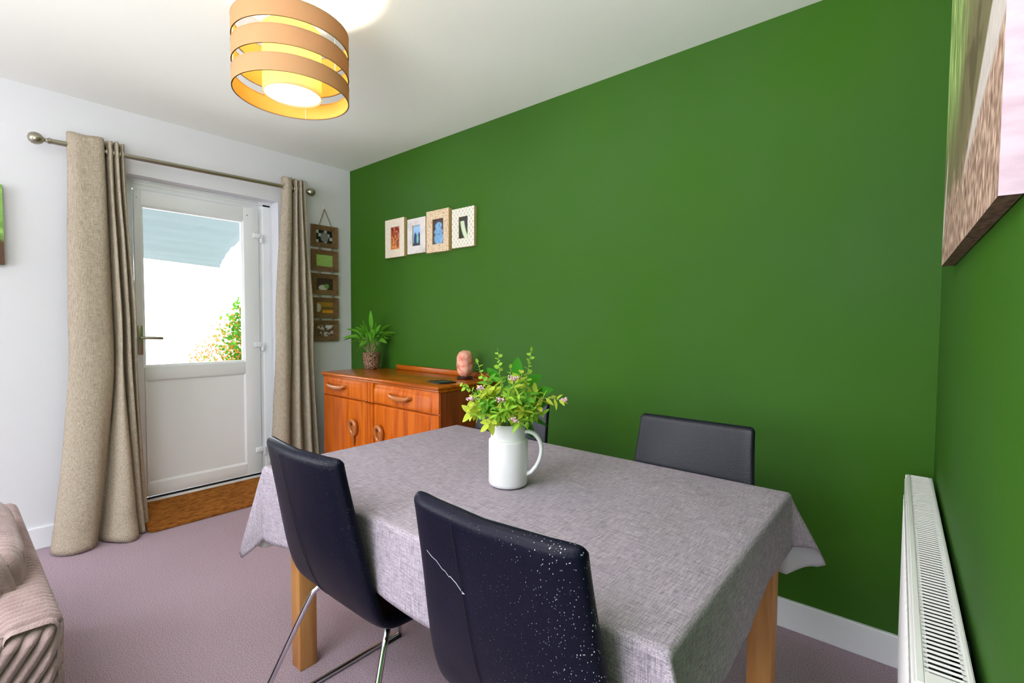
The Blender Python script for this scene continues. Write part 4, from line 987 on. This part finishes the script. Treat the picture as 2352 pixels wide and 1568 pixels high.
for k in range(nb):
    u = u0+p_*(k+.68); w_ = p_*.34; z = RT-.003
    vs = [b.verts.new(radp(uu, vv, zz)) for (uu, zz) in ((u-w_, z+.0022), (u-w_*.2, z+.0030), (u+w_, z-.0012), (u+w_, z-.0026), (u-w_, z+.0008)) for vv in (.0125, .0505)]
    for q in range(5): b.faces.new((vs[2*q], vs[2*q+1], vs[(2*q+3) % 10], vs[(2*q+2) % 10]))
    # thin links at the sides holding the bars
    rbox(b, u-w_*.9, u+w_*.5, .008, .013, RT-.0045, RT-.0015); rbox(b, u-w_*.9, u+w_*.5, .050, .055, RT-.0045, RT-.0015)
bmesh.ops.recalc_face_normals(b, faces=b.faces); obj('top_grille', b, M['rad'], rd, 40)
b = B(); c0 = radp(1.62, -.006, .66)
for u, z in ((1.60, .655), (1.42, .60)):
    c = radp(u, -.004, z); lathe(b, [(.006, -.012), (.011, -.006), (.011, .006), (.006, .012)], tuple(c), 12, 'Z')
bmesh.ops.recalc_face_normals(b, faces=b.faces); obj('bleed_valve', b, M['chrome'], rd, 60)
b = B(); c = radp(RU1-.08, .03, 0); tube(b, [c, c+Vector((0, 0, .14))], .0075, 10); lathe(b, [(.012, .06), (.016, .075), (.016, .115), (.012, .13)], (c.x, c.y, 0), 14); c = radp(RU0+.08, .03, 0); tube(b, [c, c+Vector((0, 0, .14))], .0075, 10)
bmesh.ops.recalc_face_normals(b, faces=b.faces); obj('feed_pipe', b, M['valve'], rd, 60)
b = B()
for u in (1.1, 1.85):
    rbox(b, u-.02, u+.02, -.010, .003, .45, .69); 
bmesh.ops.recalc_face_normals(b, faces=b.faces); obj('wall_bracket', b, M['rad_in'], rd)

# ------------------------------------------------------------------ sofa
so = thing('sofa', 'mushroom jumbo cord sofa, its arm and seat cushion entering at the lower left', 'sofa', (-2.0, -.4, 0))
AX0, AX1, AY0, AY1, AZ = -2.56, -1.50, .055, .168, .552
rib = lambda s, p: abs(math.sin(PI*s/p))**.6
b = B()
# arm: profile in YZ rounded at top, run along X with ribs across
def arm_pt(u, v):
    x = AX0+(AX1-AX0)*u; hw = (AY1-AY0)/2; yc = (AY0+AY1)/2; R_ = .030
    # v: 0 outer bottom -> 1 inner bottom
    tot = [AZ-.06-R_, PI/2*R_, 2*(hw-R_), PI/2*R_, AZ-.06-R_]; s = v*sum(tot); 
    if s < tot[0]: p = (AY1, .06+s); n_ = (1, 0)
    elif s < tot[0]+tot[1]: a = (s-tot[0])/R_; n_ = (math.cos(a), math.sin(a)); p = (AY1-R_+R_*n_[0], AZ-R_+R_*n_[1])
    elif s < sum(tot[:3]): p = (AY1-R_-(s-tot[0]-tot[1]), AZ); n_ = (0, 1)
    elif s < sum(tot[:4]): a = PI/2+(s-sum(tot[:3]))/R_; n_ = (math.cos(a), math.sin(a)); p = (AY0+R_+R_*n_[0], AZ-R_+R_*n_[1])
    else: p = (AY0, AZ-R_-(s-sum(tot[:4]))); n_ = (-1, 0)
    d = .008*rib(x+.004*nz(x*8, v*4), .023)-.008
    near = sm(.0, .03, AX1-x); d -= .012*(1-near)
    return Vector((x, p[0]+n_[0]*d, p[1]+n_[1]*d))
vs = grid(b, arm_pt, 420, 60)
bmesh.ops.recalc_face_normals(b, faces=b.faces); arm = obj('arm', b, M['cord_fabric'], so, 180)
b = B()
def front_pt(u, v):
    y = AY0-.20+(AY1-.004-AY0+.20)*u; top = AZ-.016; z = .06+(top-.06)*v
    w_ = (z-top)*.62-(y-AY1)*1.0
    d = .018*rib(w_+.006*nz(y*9, z*5, 2), .030)
    e = sm(0, .03, AY1-.002-y)*sm(0, .03, top-z); return Vector((AX1-.016+d*(.35+.65*e)+.012*e, y, z))
grid(b, front_pt, 200, 200); bmesh.ops.recalc_face_normals(b, faces=b.faces)
obj('arm_front', b, M['cord_fabric'], so, 180)
b = B()
CX0, CX1, CY0, CY1, CZ0_, CZ1_ = -2.33, -1.70, -.55, .124, .44, .655
bmesh.ops.create_cube(b, size=2); bmesh.ops.subdivide_edges(b, edges=b.edges[:], cuts=110, use_grid_fill=True)
for v in b.verts:
    p = v.co.copy(); q = Vector((abs(p.x), abs(p.y), abs(p.z))); e = 7
    s = (q.x**e+q.y**e+q.z**e)**(1/e); p2 = p/s
    x = (CX0+CX1)/2+p2.x*(CX1-CX0)/2; y = (CY0+CY1)/2+p2.y*(CY1-CY0)/2; z = (CZ0_+CZ1_)/2+p2.z*(CZ1_-CZ0_)/2*(1+.10*(1-p2.x**2)*(1-p2.y**2))
    n_ = Vector((p2.x**5, p2.y**5, p2.z**5)).normalized()
    wx = rib(x+.008*nz(x*6, y*6, z*6), .022); wz = rib((y+z*.3)+.015*nz(x*7, y*7, z*7), .030)
    k = abs(n_.x); d = .008*wx*(1-k)+.015*wz*k
    v.co = Vector((x, y, z))+n_*d
obj('seat_cushion', b, M['cord_fabric'], so, 180)
b = B(); box(b, AX0+.02, AX1-.02, -.75, AY0-.005, .06, .42, .02); obj('seat_base', b, M['cord_fabric'], so, 40)
b = B(); box(b, AX0-.16, AX0+.20, -.75, .03, .06, .54, .03, 3); obj('back_frame', b, M['cord_fabric'], so, 40)
for x in (AX0+.05, AX1-.1):
    for y in (-.68, .05):
        b = B(); box(b, x, x+.05, y, y+.05, 0, .062, .003); obj('foot', b, M['dark_wood'], so)
